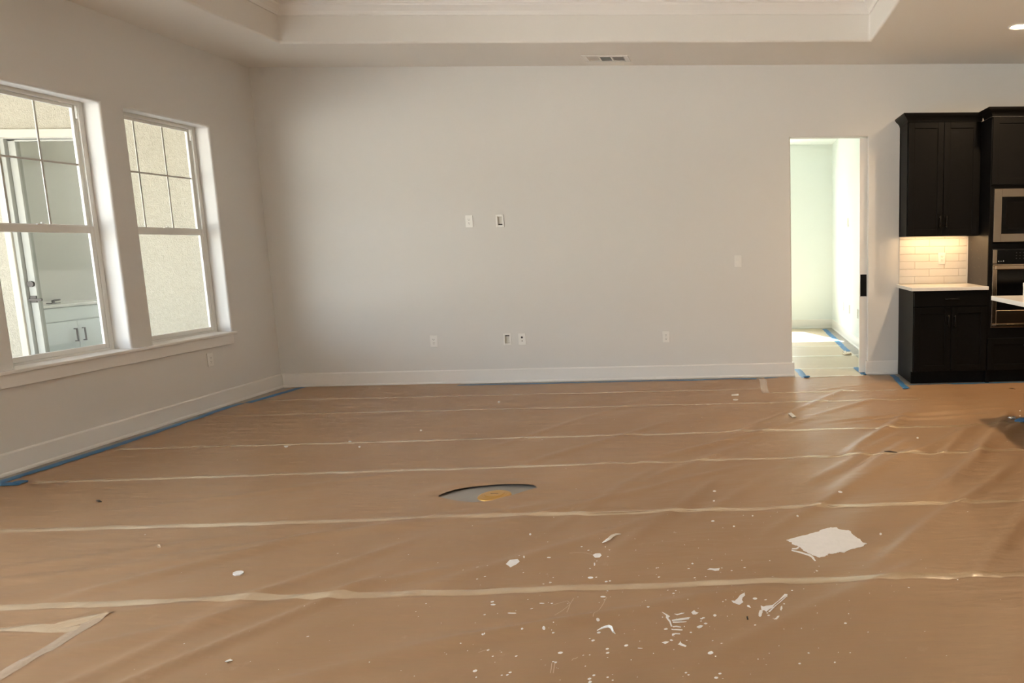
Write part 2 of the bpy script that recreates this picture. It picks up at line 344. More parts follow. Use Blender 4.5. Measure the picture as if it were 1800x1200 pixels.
SPOTS=[
 [(3.502,-4.116),(3.503,-4.124),(3.500,-4.128),(3.496,-4.124),(3.492,-4.115),(3.491,-4.106),(3.494,-4.103),(3.498,-4.106)],
 [(3.549,-4.402),(3.550,-4.411),(3.549,-4.414),(3.546,-4.410),(3.542,-4.402),(3.541,-4.393),(3.542,-4.390),(3.545,-4.394)],
 [(3.721,-4.649),(3.720,-4.653),(3.717,-4.654),(3.712,-4.652),(3.710,-4.648),(3.710,-4.645),(3.714,-4.643),(3.719,-4.645)],
 [(3.842,-4.691),(3.841,-4.695),(3.837,-4.696),(3.834,-4.694),(3.831,-4.690),(3.832,-4.687),(3.836,-4.686),(3.839,-4.688)],
 [(3.880,-4.617),(3.878,-4.623),(3.870,-4.626),(3.862,-4.622),(3.857,-4.615),(3.859,-4.609),(3.867,-4.607),(3.876,-4.610)],
 [(3.895,-4.614),(3.894,-4.617),(3.892,-4.618),(3.890,-4.617),(3.889,-4.614),(3.889,-4.611),(3.891,-4.610),(3.893,-4.611)],
 [(3.944,-4.655),(3.943,-4.658),(3.939,-4.659),(3.934,-4.657),(3.931,-4.654),(3.933,-4.650),(3.937,-4.649),(3.942,-4.651)],
 [(3.955,-4.649),(3.955,-4.653),(3.952,-4.654),(3.950,-4.652),(3.948,-4.649),(3.949,-4.645),(3.951,-4.644),(3.954,-4.645)],
 [(3.865,-4.486),(3.866,-4.497),(3.864,-4.501),(3.861,-4.496),(3.859,-4.485),(3.857,-4.474),(3.859,-4.469),(3.862,-4.474)],
 [(3.774,-4.297),(3.774,-4.300),(3.772,-4.302),(3.770,-4.300),(3.769,-4.296),(3.769,-4.293),(3.771,-4.292),(3.773,-4.293)],
 [(3.814,-4.337),(3.813,-4.340),(3.810,-4.341),(3.806,-4.339),(3.804,-4.336),(3.805,-4.332),(3.808,-4.331),(3.812,-4.333)],
 [(3.661,-4.407),(3.660,-4.411),(3.654,-4.412),(3.647,-4.410),(3.644,-4.405),(3.646,-4.401),(3.651,-4.400),(3.658,-4.402)],
 [(3.553,-4.824),(3.551,-4.828),(3.545,-4.829),(3.537,-4.827),(3.533,-4.823),(3.535,-4.819),(3.541,-4.817),(3.548,-4.820)],
 [(3.539,-4.800),(3.538,-4.803),(3.534,-4.804),(3.529,-4.803),(3.526,-4.799),(3.527,-4.796),(3.531,-4.795),(3.537,-4.797)],
 [(3.541,-4.902),(3.541,-4.905),(3.538,-4.906),(3.534,-4.905),(3.532,-4.902),(3.532,-4.899),(3.535,-4.898),(3.539,-4.899)],
 [(3.712,-5.038),(3.712,-5.041),(3.710,-5.042),(3.708,-5.041),(3.707,-5.038),(3.707,-5.035),(3.708,-5.034),(3.710,-5.035)],
 [(3.787,-5.029),(3.787,-5.035),(3.784,-5.037),(3.779,-5.034),(3.776,-5.028),(3.777,-5.023),(3.780,-5.021),(3.784,-5.023)],
 [(3.823,-5.051),(3.822,-5.054),(3.820,-5.056),(3.817,-5.054),(3.816,-5.051),(3.816,-5.047),(3.818,-5.046),(3.821,-5.048)],
 [(3.968,-4.979),(3.967,-4.984),(3.963,-4.987),(3.958,-4.984),(3.955,-4.978),(3.955,-4.972),(3.960,-4.970),(3.965,-4.973)],
 [(3.957,-4.783),(3.955,-4.787),(3.947,-4.788),(3.939,-4.785),(3.936,-4.781),(3.938,-4.777),(3.945,-4.776),(3.954,-4.778)],
 [(3.988,-5.026),(3.988,-5.029),(3.985,-5.030),(3.982,-5.029),(3.980,-5.025),(3.981,-5.022),(3.983,-5.020),(3.986,-5.022)],
 [(3.985,-5.061),(3.983,-5.065),(3.979,-5.066),(3.974,-5.064),(3.971,-5.060),(3.972,-5.056),(3.977,-5.054),(3.982,-5.056)],
 [(3.973,-5.113),(3.972,-5.118),(3.969,-5.119),(3.965,-5.117),(3.962,-5.112),(3.963,-5.108),(3.966,-5.106),(3.970,-5.108)],
 [(3.956,-5.099),(3.956,-5.101),(3.954,-5.102),(3.953,-5.101),(3.952,-5.099),(3.952,-5.097),(3.953,-5.096),(3.955,-5.097)],
 [(3.881,-5.184),(3.880,-5.189),(3.874,-5.190),(3.868,-5.188),(3.865,-5.183),(3.866,-5.179),(3.872,-5.177),(3.878,-5.180)],
 [(3.631,-5.148),(3.630,-5.151),(3.627,-5.152),(3.624,-5.151),(3.621,-5.147),(3.622,-5.144),(3.625,-5.143),(3.628,-5.145)],
 [(3.656,-5.188),(3.656,-5.190),(3.655,-5.191),(3.653,-5.190),(3.651,-5.187),(3.651,-5.185),(3.653,-5.184),(3.655,-5.185)],
 [(3.631,-5.271),(3.629,-5.273),(3.625,-5.274),(3.619,-5.272),(3.616,-5.270),(3.618,-5.268),(3.622,-5.267),(3.628,-5.269)],
 [(3.739,-5.302),(3.738,-5.305),(3.736,-5.306),(3.732,-5.305),(3.730,-5.302),(3.731,-5.299),(3.733,-5.298),(3.736,-5.300)],
 [(3.744,-5.289),(3.743,-5.292),(3.740,-5.293),(3.736,-5.292),(3.734,-5.289),(3.735,-5.286),(3.738,-5.285),(3.742,-5.286)],
 [(3.719,-5.303),(3.719,-5.305),(3.718,-5.306),(3.716,-5.305),(3.715,-5.302),(3.715,-5.300),(3.716,-5.299),(3.718,-5.300)],
 [(3.865,-5.236),(3.865,-5.239),(3.863,-5.240),(3.860,-5.239),(3.858,-5.236),(3.859,-5.233),(3.861,-5.232),(3.863,-5.233)],
 [(3.873,-5.241),(3.873,-5.245),(3.872,-5.246),(3.869,-5.244),(3.868,-5.241),(3.868,-5.237),(3.869,-5.236),(3.872,-5.237)],
 [(4.036,-5.197),(4.035,-5.200),(4.031,-5.201),(4.027,-5.199),(4.024,-5.196),(4.026,-5.193),(4.029,-5.192),(4.034,-5.194)],
 [(4.031,-5.172),(4.030,-5.175),(4.026,-5.176),(4.021,-5.174),(4.019,-5.171),(4.021,-5.168),(4.024,-5.167),(4.029,-5.169)],
 [(4.037,-5.225),(4.037,-5.226),(4.035,-5.227),(4.033,-5.226),(4.032,-5.224),(4.032,-5.223),(4.034,-5.222),(4.036,-5.223)],
 [(4.087,-5.156),(4.087,-5.161),(4.087,-5.163),(4.085,-5.161),(4.084,-5.156),(4.084,-5.151),(4.085,-5.149),(4.086,-5.151)],
 [(4.143,-5.176),(4.141,-5.177),(4.135,-5.177),(4.129,-5.176),(4.126,-5.174),(4.128,-5.173),(4.135,-5.173),(4.141,-5.174)],
 [(4.011,-5.322),(4.011,-5.325),(4.008,-5.327),(4.005,-5.325),(4.003,-5.322),(4.004,-5.318),(4.007,-5.317),(4.010,-5.319)],
 [(4.003,-5.340),(4.002,-5.343),(3.998,-5.344),(3.993,-5.342),(3.991,-5.340),(3.992,-5.337),(3.996,-5.336),(4.001,-5.338)],
 [(4.008,-5.358),(4.007,-5.361),(4.002,-5.362),(3.998,-5.360),(3.996,-5.357),(3.997,-5.355),(4.001,-5.354),(4.006,-5.356)],
 [(4.055,-5.336),(4.055,-5.339),(4.053,-5.340),(4.051,-5.339),(4.050,-5.336),(4.050,-5.333),(4.052,-5.332),(4.054,-5.333)],
 [(4.074,-5.354),(4.074,-5.356),(4.071,-5.357),(4.069,-5.356),(4.067,-5.353),(4.068,-5.351),(4.070,-5.350),(4.073,-5.351)],
 [(3.736,-5.193),(3.735,-5.195),(3.732,-5.196),(3.729,-5.194),(3.727,-5.192),(3.728,-5.191),(3.731,-5.190),(3.734,-5.191)],
 [(3.526,-5.114),(3.526,-5.117),(3.525,-5.118),(3.523,-5.117),(3.522,-5.114),(3.521,-5.111),(3.522,-5.110),(3.524,-5.112)],
 [(4.135,-4.904),(4.135,-4.907),(4.133,-4.908),(4.130,-4.907),(4.129,-4.904),(4.130,-4.901),(4.132,-4.899),(4.134,-4.901)],
 [(4.214,-4.966),(4.213,-4.970),(4.209,-4.972),(4.206,-4.970),(4.204,-4.965),(4.205,-4.960),(4.208,-4.959),(4.212,-4.961)],
 [(3.411,-4.594),(3.411,-4.597),(3.410,-4.598),(3.408,-4.597),(3.406,-4.594),(3.406,-4.591),(3.407,-4.590),(3.409,-4.591)],
 [(3.438,-4.574),(3.438,-4.577),(3.435,-4.577),(3.431,-4.576),(3.429,-4.573),(3.429,-4.570),(3.432,-4.569),(3.436,-4.571)],
 [(3.416,-4.480),(3.416,-4.482),(3.415,-4.483),(3.414,-4.482),(3.413,-4.480),(3.412,-4.478),(3.413,-4.477),(3.415,-4.478)],
 [(3.666,-4.790),(3.666,-4.792),(3.664,-4.792),(3.662,-4.791),(3.661,-4.790),(3.661,-4.788),(3.663,-4.787),(3.665,-4.788)],
 [(3.734,-4.823),(3.732,-4.825),(3.725,-4.825),(3.718,-4.824),(3.714,-4.821),(3.716,-4.819),(3.723,-4.819),(3.730,-4.820)],
 [(3.766,-4.825),(3.766,-4.828),(3.763,-4.830),(3.760,-4.828),(3.757,-4.825),(3.758,-4.821),(3.761,-4.820),(3.764,-4.822)],
 [(3.649,-4.895),(3.645,-4.897),(3.634,-4.897),(3.623,-4.896),(3.617,-4.893),(3.621,-4.891),(3.632,-4.891),(3.644,-4.893)],
 [(4.237,-5.128),(4.237,-5.132),(4.234,-5.133),(4.232,-5.131),(4.231,-5.128),(4.231,-5.125),(4.234,-5.123),(4.236,-5.125)],
 [(4.211,-5.057),(4.211,-5.061),(4.209,-5.062),(4.207,-5.061),(4.206,-5.056),(4.207,-5.052),(4.208,-5.051),(4.210,-5.053)],
 [(4.020,-4.353),(4.020,-4.355),(4.019,-4.356),(4.018,-4.355),(4.017,-4.353),(4.017,-4.351),(4.018,-4.350),(4.020,-4.351)],
 [(4.129,-4.537),(4.128,-4.539),(4.127,-4.540),(4.126,-4.539),(4.125,-4.537),(4.125,-4.535),(4.127,-4.534),(4.128,-4.535)],
 [(4.148,-4.625),(4.147,-4.628),(4.146,-4.630),(4.144,-4.628),(4.143,-4.624),(4.144,-4.620),(4.145,-4.619),(4.147,-4.621)],
 [(4.280,-4.507),(4.279,-4.513),(4.276,-4.515),(4.272,-4.512),(4.271,-4.507),(4.272,-4.501),(4.275,-4.499),(4.278,-4.502)],
 [(4.267,-4.556),(4.266,-4.560),(4.262,-4.561),(4.258,-4.559),(4.257,-4.556),(4.258,-4.552),(4.262,-4.551),(4.266,-4.553)],
 [(4.403,-4.565),(4.402,-4.567),(4.400,-4.568),(4.398,-4.567),(4.397,-4.564),(4.398,-4.562),(4.400,-4.561),(4.402,-4.562)],
 [(4.443,-4.595),(4.442,-4.598),(4.441,-4.599),(4.439,-4.598),(4.439,-4.594),(4.439,-4.591),(4.441,-4.590),(4.442,-4.591)],
 [(4.497,-4.572),(4.496,-4.575),(4.494,-4.577),(4.493,-4.575),(4.492,-4.572),(4.493,-4.568),(4.495,-4.567),(4.496,-4.568)],
 [(4.296,-4.650),(4.295,-4.653),(4.292,-4.654),(4.288,-4.652),(4.287,-4.649),(4.288,-4.646),(4.291,-4.645),(4.295,-4.646)],
 [(4.338,-4.644),(4.337,-4.646),(4.336,-4.647),(4.334,-4.646),(4.333,-4.643),(4.334,-4.641),(4.335,-4.640),(4.337,-4.641)],
 [(4.129,-4.537),(4.129,-4.540),(4.128,-4.541),(4.126,-4.539),(4.125,-4.537),(4.126,-4.534),(4.127,-4.533),(4.129,-4.534)],
 [(4.099,-4.686),(4.099,-4.689),(4.098,-4.689),(4.097,-4.689),(4.096,-4.686),(4.096,-4.684),(4.097,-4.683),(4.098,-4.684)],
 [(4.240,-5.130),(4.239,-5.133),(4.237,-5.134),(4.234,-5.133),(4.232,-5.130),(4.233,-5.127),(4.236,-5.126),(4.239,-5.127)],
 [(4.341,-4.982),(4.340,-4.986),(4.339,-4.988),(4.337,-4.986),(4.336,-4.982),(4.337,-4.978),(4.338,-4.977),(4.340,-4.979)],
 [(4.351,-5.022),(4.350,-5.027),(4.348,-5.029),(4.345,-5.027),(4.344,-5.022),(4.345,-5.018),(4.347,-5.016),(4.350,-5.018)],
 [(4.334,-5.005),(4.333,-5.008),(4.330,-5.008),(4.328,-5.007),(4.327,-5.005),(4.328,-5.002),(4.330,-5.001),(4.333,-5.002)],
 [(4.385,-4.967),(4.383,-4.973),(4.379,-4.975),(4.375,-4.972),(4.373,-4.966),(4.375,-4.960),(4.379,-4.958),(4.383,-4.961)],
 [(4.389,-5.248),(4.388,-5.250),(4.387,-5.251),(4.385,-5.250),(4.385,-5.248),(4.385,-5.246),(4.387,-5.245),(4.388,-5.246)],
 [(4.300,-5.330),(4.299,-5.332),(4.296,-5.333),(4.292,-5.332),(4.291,-5.329),(4.292,-5.327),(4.295,-5.326),(4.299,-5.327)],
 [(4.306,-5.342),(4.306,-5.345),(4.305,-5.346),(4.303,-5.345),(4.302,-5.342),(4.303,-5.339),(4.304,-5.338),(4.306,-5.339)],
 [(4.397,-5.366),(4.396,-5.369),(4.391,-5.369),(4.386,-5.368),(4.384,-5.365),(4.386,-5.362),(4.391,-5.361),(4.396,-5.363)],
 [(4.407,-5.344),(4.406,-5.347),(4.402,-5.347),(4.399,-5.346),(4.397,-5.343),(4.399,-5.341),(4.402,-5.340),(4.406,-5.342)],
 [(4.846,-5.061),(4.844,-5.063),(4.840,-5.064),(4.836,-5.062),(4.835,-5.060),(4.837,-5.057),(4.841,-5.057),(4.845,-5.058)],
 [(4.537,-4.848),(4.534,-4.853),(4.528,-4.855),(4.522,-4.852),(4.520,-4.846),(4.522,-4.841),(4.529,-4.839),(4.535,-4.842)],
 [(4.578,-4.979),(4.577,-4.982),(4.573,-4.983),(4.570,-4.981),(4.569,-4.978),(4.570,-4.975),(4.574,-4.973),(4.577,-4.975)],
 [(4.574,-4.959),(4.572,-4.962),(4.570,-4.963),(4.567,-4.962),(4.566,-4.959),(4.567,-4.956),(4.570,-4.955),(4.572,-4.957)],
 [(4.640,-4.892),(4.638,-4.895),(4.636,-4.896),(4.633,-4.894),(4.632,-4.891),(4.634,-4.889),(4.636,-4.888),(4.639,-4.889)],
 [(4.677,-4.784),(4.676,-4.787),(4.674,-4.788),(4.672,-4.787),(4.672,-4.784),(4.673,-4.781),(4.675,-4.780),(4.676,-4.781)],
 [(4.137,-4.904),(4.136,-4.907),(4.134,-4.908),(4.131,-4.907),(4.130,-4.903),(4.130,-4.900),(4.133,-4.899),(4.136,-4.900)],
 [(4.219,-4.784),(4.219,-4.788),(4.217,-4.789),(4.215,-4.787),(4.213,-4.784),(4.214,-4.780),(4.216,-4.778),(4.218,-4.780)],
 [(4.226,-4.761),(4.225,-4.763),(4.224,-4.764),(4.222,-4.763),(4.222,-4.761),(4.222,-4.758),(4.223,-4.758),(4.225,-4.759)],
 [(4.793,-4.617),(4.792,-4.620),(4.790,-4.622),(4.788,-4.620),(4.788,-4.617),(4.789,-4.613),(4.791,-4.612),(4.793,-4.614)],
 [(4.300,-5.080),(4.300,-5.083),(4.298,-5.085),(4.297,-5.083),(4.296,-5.080),(4.296,-5.077),(4.298,-5.076),(4.300,-5.077)],
 [(4.214,-5.056),(4.213,-5.060),(4.212,-5.062),(4.209,-5.060),(4.208,-5.056),(4.208,-5.051),(4.210,-5.050),(4.213,-5.052)],
 [(4.378,-5.140),(4.377,-5.142),(4.375,-5.142),(4.373,-5.141),(4.372,-5.139),(4.373,-5.138),(4.375,-5.137),(4.377,-5.138)],
 [(4.526,-5.048),(4.525,-5.050),(4.522,-5.050),(4.519,-5.049),(4.517,-5.047),(4.519,-5.045),(4.522,-5.045),(4.525,-5.046)],
 [(5.134,-4.247),(5.130,-4.256),(5.126,-4.260),(5.122,-4.255),(5.123,-4.246),(5.126,-4.236),(5.131,-4.232),(5.134,-4.237)],
 [(1.388,-2.344),(1.402,-2.377),(1.398,-2.389),(1.379,-2.375),(1.355,-2.341),(1.341,-2.308),(1.345,-2.295),(1.364,-2.310)],
 [(5.723,-2.585),(5.717,-2.602),(5.710,-2.608),(5.706,-2.600),(5.708,-2.583),(5.715,-2.567),(5.722,-2.560),(5.725,-2.568)],
 [(4.550,-3.969),(4.549,-3.975),(4.546,-3.978),(4.543,-3.975),(4.542,-3.968),(4.543,-3.961),(4.546,-3.959),(4.549,-3.962)],
 [(4.359,-3.579),(4.357,-3.586),(4.350,-3.589),(4.343,-3.585),(4.341,-3.577),(4.343,-3.569),(4.350,-3.566),(4.356,-3.570)],
 [(4.356,-3.735),(4.354,-3.742),(4.350,-3.745),(4.346,-3.741),(4.344,-3.734),(4.346,-3.726),(4.350,-3.723),(4.354,-3.727)],
 [(4.359,-4.022),(4.357,-4.030),(4.351,-4.032),(4.345,-4.029),(4.342,-4.021),(4.345,-4.014),(4.350,-4.011),(4.356,-4.014)],
 [(5.035,-3.686),(5.030,-3.693),(5.021,-3.696),(5.013,-3.692),(5.011,-3.684),(5.016,-3.676),(5.025,-3.674),(5.033,-3.678)],
 [(4.458,-4.105),(4.456,-4.111),(4.452,-4.114),(4.449,-4.111),(4.447,-4.104),(4.449,-4.098),(4.452,-4.096),(4.456,-4.099)],
 [(4.770,-4.019),(4.768,-4.025),(4.764,-4.027),(4.760,-4.024),(4.759,-4.018),(4.761,-4.011),(4.765,-4.009),(4.769,-4.012)],
 [(6.720,-1.843),(6.712,-1.859),(6.706,-1.865),(6.705,-1.858),(6.709,-1.841),(6.717,-1.825),(6.724,-1.818),(6.725,-1.826)],
 [(6.653,-2.014),(6.646,-2.030),(6.639,-2.036),(6.638,-2.029),(6.643,-2.013),(6.651,-1.997),(6.657,-1.991),(6.658,-1.998)],
 [(1.782,-2.278),(1.790,-2.300),(1.786,-2.309),(1.772,-2.299),(1.758,-2.275),(1.750,-2.253),(1.754,-2.244),(1.767,-2.255)],
 [(1.915,-2.426),(1.921,-2.442),(1.918,-2.448),(1.909,-2.441),(1.899,-2.425),(1.894,-2.409),(1.896,-2.402),(1.905,-2.410)],
 [(2.429,-1.001),(2.436,-1.035),(2.433,-1.049),(2.422,-1.034),(2.408,-0.998),(2.401,-0.963),(2.403,-0.949),(2.415,-0.965)],
 [(2.154,-1.990),(2.159,-2.008),(2.156,-2.016),(2.146,-2.007),(2.136,-1.988),(2.131,-1.969),(2.134,-1.962),(2.143,-1.970)],
 [(4.508,-1.145),(4.500,-1.168),(4.483,-1.176),(4.466,-1.164),(4.459,-1.140),(4.466,-1.117),(4.484,-1.109),(4.501,-1.121)],
]
STRINGS=[
 [(3.765,-4.840),(3.793,-4.823),(3.817,-4.809),(3.832,-4.833),(3.837,-4.788)],
 [(3.832,-4.833),(3.834,-4.867),(3.834,-4.900)],
 [(3.833,-4.839),(3.813,-4.888),(3.794,-4.919)],
 [(3.942,-4.966),(3.941,-4.951),(3.950,-4.898),(3.957,-4.843),(3.961,-4.785)],
 [(3.599,-5.162),(3.612,-5.151),(3.628,-5.141)],
 [(3.868,-5.302),(3.865,-5.278),(3.859,-5.244)],
 [(3.877,-5.303),(3.873,-5.274),(3.869,-5.245)],
 [(3.921,-5.234),(3.923,-5.223),(3.932,-5.222),(3.936,-5.214)],
]
PEEL1= [(3.857,-4.260),(3.872,-4.255),(3.886,-4.241),(3.894,-4.208),(3.909,-4.180),(3.926,-4.163)]
PEEL2= [(3.970,-5.049),(3.990,-5.045),(4.010,-5.046),(4.021,-5.056),(4.030,-5.076),(4.038,-5.079)]
HOLE_PTS= [(2.856,-3.539),(2.853,-3.521),(2.876,-3.490),(2.910,-3.439),(2.975,-3.401),(3.047,-3.382),(3.122,-3.369),(3.204,-3.376),(3.286,-3.389),(3.333,-3.408),(3.364,-3.446),(3.352,-3.459),(3.313,-3.490),(3.265,-3.538),(3.216,-3.580),(3.171,-3.631),(3.133,-3.650),(3.076,-3.658),(3.009,-3.635),(2.936,-3.597),(2.877,-3.560)]

# ------------------------------------------------------------------ the room shell
W1 = (-2.71, -1.79); W2 = (-1.573, -0.655); WZ = (0.61, 2.405)
SLIDE = (-8.90, -4.30, 0.0, 2.44)
wall_left = panel('wall_left', 'x', 0.0, -0.20, (-9.6, 0.10), (-0.05, 3.42), [(W1[0], W1[1], *WZ), (W2[0], W2[1], *WZ), SLIDE], M['wall'], 0.014)
DOOR = (5.072, 5.841, 0.0, 2.367)
plates_cut = [(1.505 + 0.724 - 0.024, 2.229 + 0.024, 1.598 - 0.042, 1.598 + 0.042), (2.229 - 0.024, 2.229 + 0.024, 0.436 - 0.042, 0.436 + 0.042)]
plates_cut = [(2.205, 2.253, 1.556, 1.640), (2.205, 2.253, 0.394, 0.478)]
wall_back = panel('wall_back', 'y', 0.0, 0.045, (-0.14, 10.6), (-0.05, 3.42), [(DOOR[0], DOOR[1], -0.05, DOOR[3])] + plates_cut, M['wall'], 0.011)
wall_hall_front = panel('wall_hall_front', 'y', 0.095, 0.045, (-0.14, 10.6), (-0.05, 3.42), [(DOOR[0], DOOR[1], -0.05, DOOR[3])], M['wall'])
mb = MB(); mb.box(5.02, DOOR[0], 0.046, 0.094, 0, 2.40); mb.box(DOOR[0], 6.9, 0.046, 0.094, DOOR[3], 2.40)
struct(mb.obj('trim_door_lining', M['wall']))
struct(MB().box(-0.2, 10.7, -9.6, 4.5, -0.16, 0.0).obj('floor', M['floor']))
TR = (0.765, 5.70, -6.9, -0.83)
ceiling = panel('ceiling', 'z', H, 0.42, (-0.05, 10.6), (-9.5, 0.02), [TR], M['ceil'], 0.02, 4)
struct(MB().box(TR[0] - 0.1, TR[1] + 0.1, TR[2] - 0.1, TR[3] + 0.1, 3.367, 3.44).obj('ceiling_tray', M['ceil']))
wall_right = struct(MB().box(10.5, 10.65, -9.6, 0.14, -0.05, 3.42).obj('wall_right', M['wall']))
FRONT = []
wall_front = panel('wall_front', 'y', -9.4, -0.2, (-0.2, 10.65), (-0.05, 3.42), FRONT, M['wall'])
struct(MB().box(-0.9, 11.2, -9.9, 5.1, 3.47, 3.60).obj('ceiling_roof_deck', M['concrete']))

# crown moulding round the tray
prof = [(0.0, 0.0), (0.012, 0.0), (0.014, 0.012), (0.022, 0.030), (0.040, 0.052), (0.056, 0.066), (0.060, 0.078), (0.070, 0.082), (0.074, 0.098), (0.0, 0.104)]
mb = MB(); ring = []
for (cx, cy, sx, sy) in ((TR[0], TR[2], 1, 1), (TR[1], TR[2], -1, 1), (TR[1], TR[3], -1, -1), (TR[0], TR[3], 1, -1)):
    ring.append(len(mb.v))
    for p, q in prof: mb.v.append((cx + sx * (p + 0.0005), cy + sy * (p + 0.0005), 3.264 + q))
n = len(prof)
for k in range(4):
    a, b = ring[k], ring[(k + 1) % 4]
    for i in range(n): j = (i + 1) % n; mb.f.append((a + i, b + i, b + j, a + j))
struct(mb.obj('trim_1', M['trim']))

# baseboards with a shoe strip
BP = [(0, 0), (0.020, 0), (0.020, 0.012), (0.016, 0.020), (0.0135, 0.022), (0.0135, 0.128), (0.009, 0.138), (0, 0.138)]
struct(MB().prism(BP, -4.3, -0.001, 'y').obj('baseboard_left', M['trim']))
BPb = [(-p, q) for p, q in BP]
def base_y(name, x0, x1, y, sgn, m=M['trim']):
    return struct(MB().prism([(y + sgn * p, q) for p, q in BP], x0, x1, 'x').obj(name, m))
base_y('baseboard_back', 0.021, 5.092, -0.0005, -1)
base_y('baseboard_right', 5.823, 6.152, -0.0005, -1)
mb = MB(); mb.prism([(DOOR[0] + p, q) for p, q in BP], 0.0, 0.14, 'y'); struct(mb.obj('baseboard_door_left', M['trim']))
mb = MB(); mb.prism([(DOOR[1] - p * 0.9, q) for p, q in BP], 0.0, 0.044, 'y'); struct(mb.obj('baseboard_door_right', M['trim']))

# stool and apron under the two windows
mb = MB(); mb.box(0.0005, 0.034, -2.85, -0.626, 0.611, 0.634)
for w in (W1, W2): mb.box(-0.135, 0.001, w[0] + 0.002, w[1] - 0.002, 0.611, 0.634)
struct(mb.obj('trim_2', M['trim'], bevel=0.006))
struct(MB().box(0.0005, 0.018, -2.84, -0.664, 0.527, 0.611).obj('trim_3', M['trim'], bevel=0.003))

# ------------------------------------------------------------------ the two sash windows
def sash_window(n, w, first_muntins):
    y0, y1 = w; z0, z1 = 0.634, WZ[1]
    xo, xi = -0.168, -0.122
    fr = MB()
    fr.box(xo, xi, y0, y0 + 0.030, z0, z1); fr.box(xo, xi, y1 - 0.030, y1, z0, z1)
    fr.box(xo, xi, y0 + 0.030, y1 - 0.030, z1 - 0.026, z1); fr.box(xo, xi, y0 + 0.030, y1 - 0.030, z0, z0 + 0.016)
    # inner track fins of the side jambs
    for sg, yy in ((1, y0 + 0.030), (-1, y1 - 0.030)):
        fr.box(-0.1462, -0.1448, yy, yy + sg * 0.012, z0, z1 - 0.026)
        fr.box(-0.1255, -0.122, yy, yy + sg * 0.010, z0, z1 - 0.026)
    root = struct(fr.obj('window_%d' % n, M['vinyl'], bevel=0.002))
    ya, yb = y0 + 0.031, y1 - 0.031
    # upper sash, in the outer track
    X0, X1 = -0.166, -0.147; zl, zt = 1.505, z1 - 0.027
    s = MB(); s.box(X0, X1, ya, ya + 0.030, zl, zt); s.box(X0, X1, yb - 0.030, yb, zl, zt)
    s.box(X0, X1, ya + 0.030, yb - 0.030, zt - 0.022, zt); s.box(X0, X1, ya + 0.030, yb - 0.030, zl, zl + 0.036)
    us = s.obj('upper_sash', M['vinyl'], root, bevel=0.002)
    g = MB().box(-0.1590, -0.1560, ya + 0.026, yb - 0.026, zl + 0.03, zt - 0.018); g.obj('pane', M['pane'], us)
    for yy in first_muntins:
        MB().box(-0.1605, -0.1545, yy - 0.0065, yy + 0.0065, zl + 0.03, zt - 0.018).obj('muntin', M['muntin'], us)
    MB().box(-0.1606, -0.1544, ya + 0.026, yb - 0.026, 1.9585, 1.9715).obj('muntin', M['muntin'], us)
    # lower sash, in the inner track
    X0, X1 = -0.144, -0.126; zl, zt = z0 + 0.017, 1.535
    s = MB(); s.box(X0, X1, ya, ya + 0.040, zl, zt); s.box(X0, X1, yb - 0.040, yb, zl, zt)
    s.box(X0, X1, ya + 0.040, yb - 0.040, zt - 0.052, zt); s.box(X0, X1, ya + 0.040, yb - 0.040, zl, zl + 0.034)
    ls = s.obj('lower_sash', M['vinyl'], root, bevel=0.003)
    MB().box(-0.1335, -0.1305, ya + 0.035, yb - 0.035, zl + 0.03, zt - 0.048).obj('pane', M['pane'], ls)
    yc = (ya + yb) / 2 + 0.02
    k = MB(); k.box(-0.1435, -0.127, yc - 0.035, yc + 0.035, zt, zt + 0.008); k.box(-0.142, -0.130, yc + 0.0, yc + 0.012, zt + 0.008, zt + 0.018)
    k.obj('sash_lock', M['vinyl'], ls, bevel=0.003)
    for yy in (ya, yb - 0.014):   # balance shoes above the lower sash
        MB().box(-0.1445, -0.127, yy, yy + 0.014, z1 - 0.12, z1 - 0.027).obj('balance_cover', M['vinyl'], root, bevel=0.002)
    portal('portal_window_%d' % n, (-0.22, (y0 + y1) / 2, (z0 + z1) / 2), y1 - y0, z1 - z0, (1, 0, 0))
    return root
sash_window(1, W1, (-2.135, -2.43))
sash_window(2, W2, (-1.291, -0.992))

# big sliding door further along the left wall and glazing behind the camera
def slider(n, axis, pos, u0, u1, zt, count):
    fr = MB()
    def bx(ua, ub, d0, d1, z0, z1): fr.box(*((pos + d0, pos + d1, ua, ub) if axis == 'x' else (ua, ub, pos + d0, pos + d1)), z0, z1)
    bx(u0, u0 + 0.05, 0, 0.1, 0, zt); bx(u1 - 0.05, u1, 0, 0.1, 0, zt); bx(u0, u1, 0, 0.1, zt - 0.05, zt); bx(u0, u1, 0, 0.1, 0, 0.02)
    root = struct(fr.obj('door_%d' % n, M['vinyl']))
    w = (u1 - u0 - 0.1) / count
    for k in range(count):
        a, b = u0 + 0.05 + k * w, u0 + 0.05 + (k + 1) * w
        d = 0.03 if k % 2 else 0.06
        fr = MB(); f2 = MB()
        def bq(m_, ua, ub, d0, d1, z0, z1): m_.box(*((pos + d0, pos + d1, ua, ub) if axis == 'x' else (ua, ub, pos + d0, pos + d1)), z0, z1)
        bq(fr, a, a + 0.05, d, d + 0.03, 0.02, zt - 0.05); bq(fr, b - 0.05, b, d, d + 0.03, 0.02, zt - 0.05)
        bq(fr, a, b, d, d + 0.03, 0.02, 0.09); bq(fr, a, b, d, d + 0.03, zt - 0.11, zt - 0.05)
        sl = fr.obj('sliding_panel', M['vinyl'], root)
        bq(f2, a + 0.045, b - 0.045, d + 0.012, d + 0.018, 0.085, zt - 0.105); f2.obj('pane', M['clear_pane'], sl)
slider(2, 'x', -0.18, SLIDE[0], SLIDE[1], 2.44, 4)
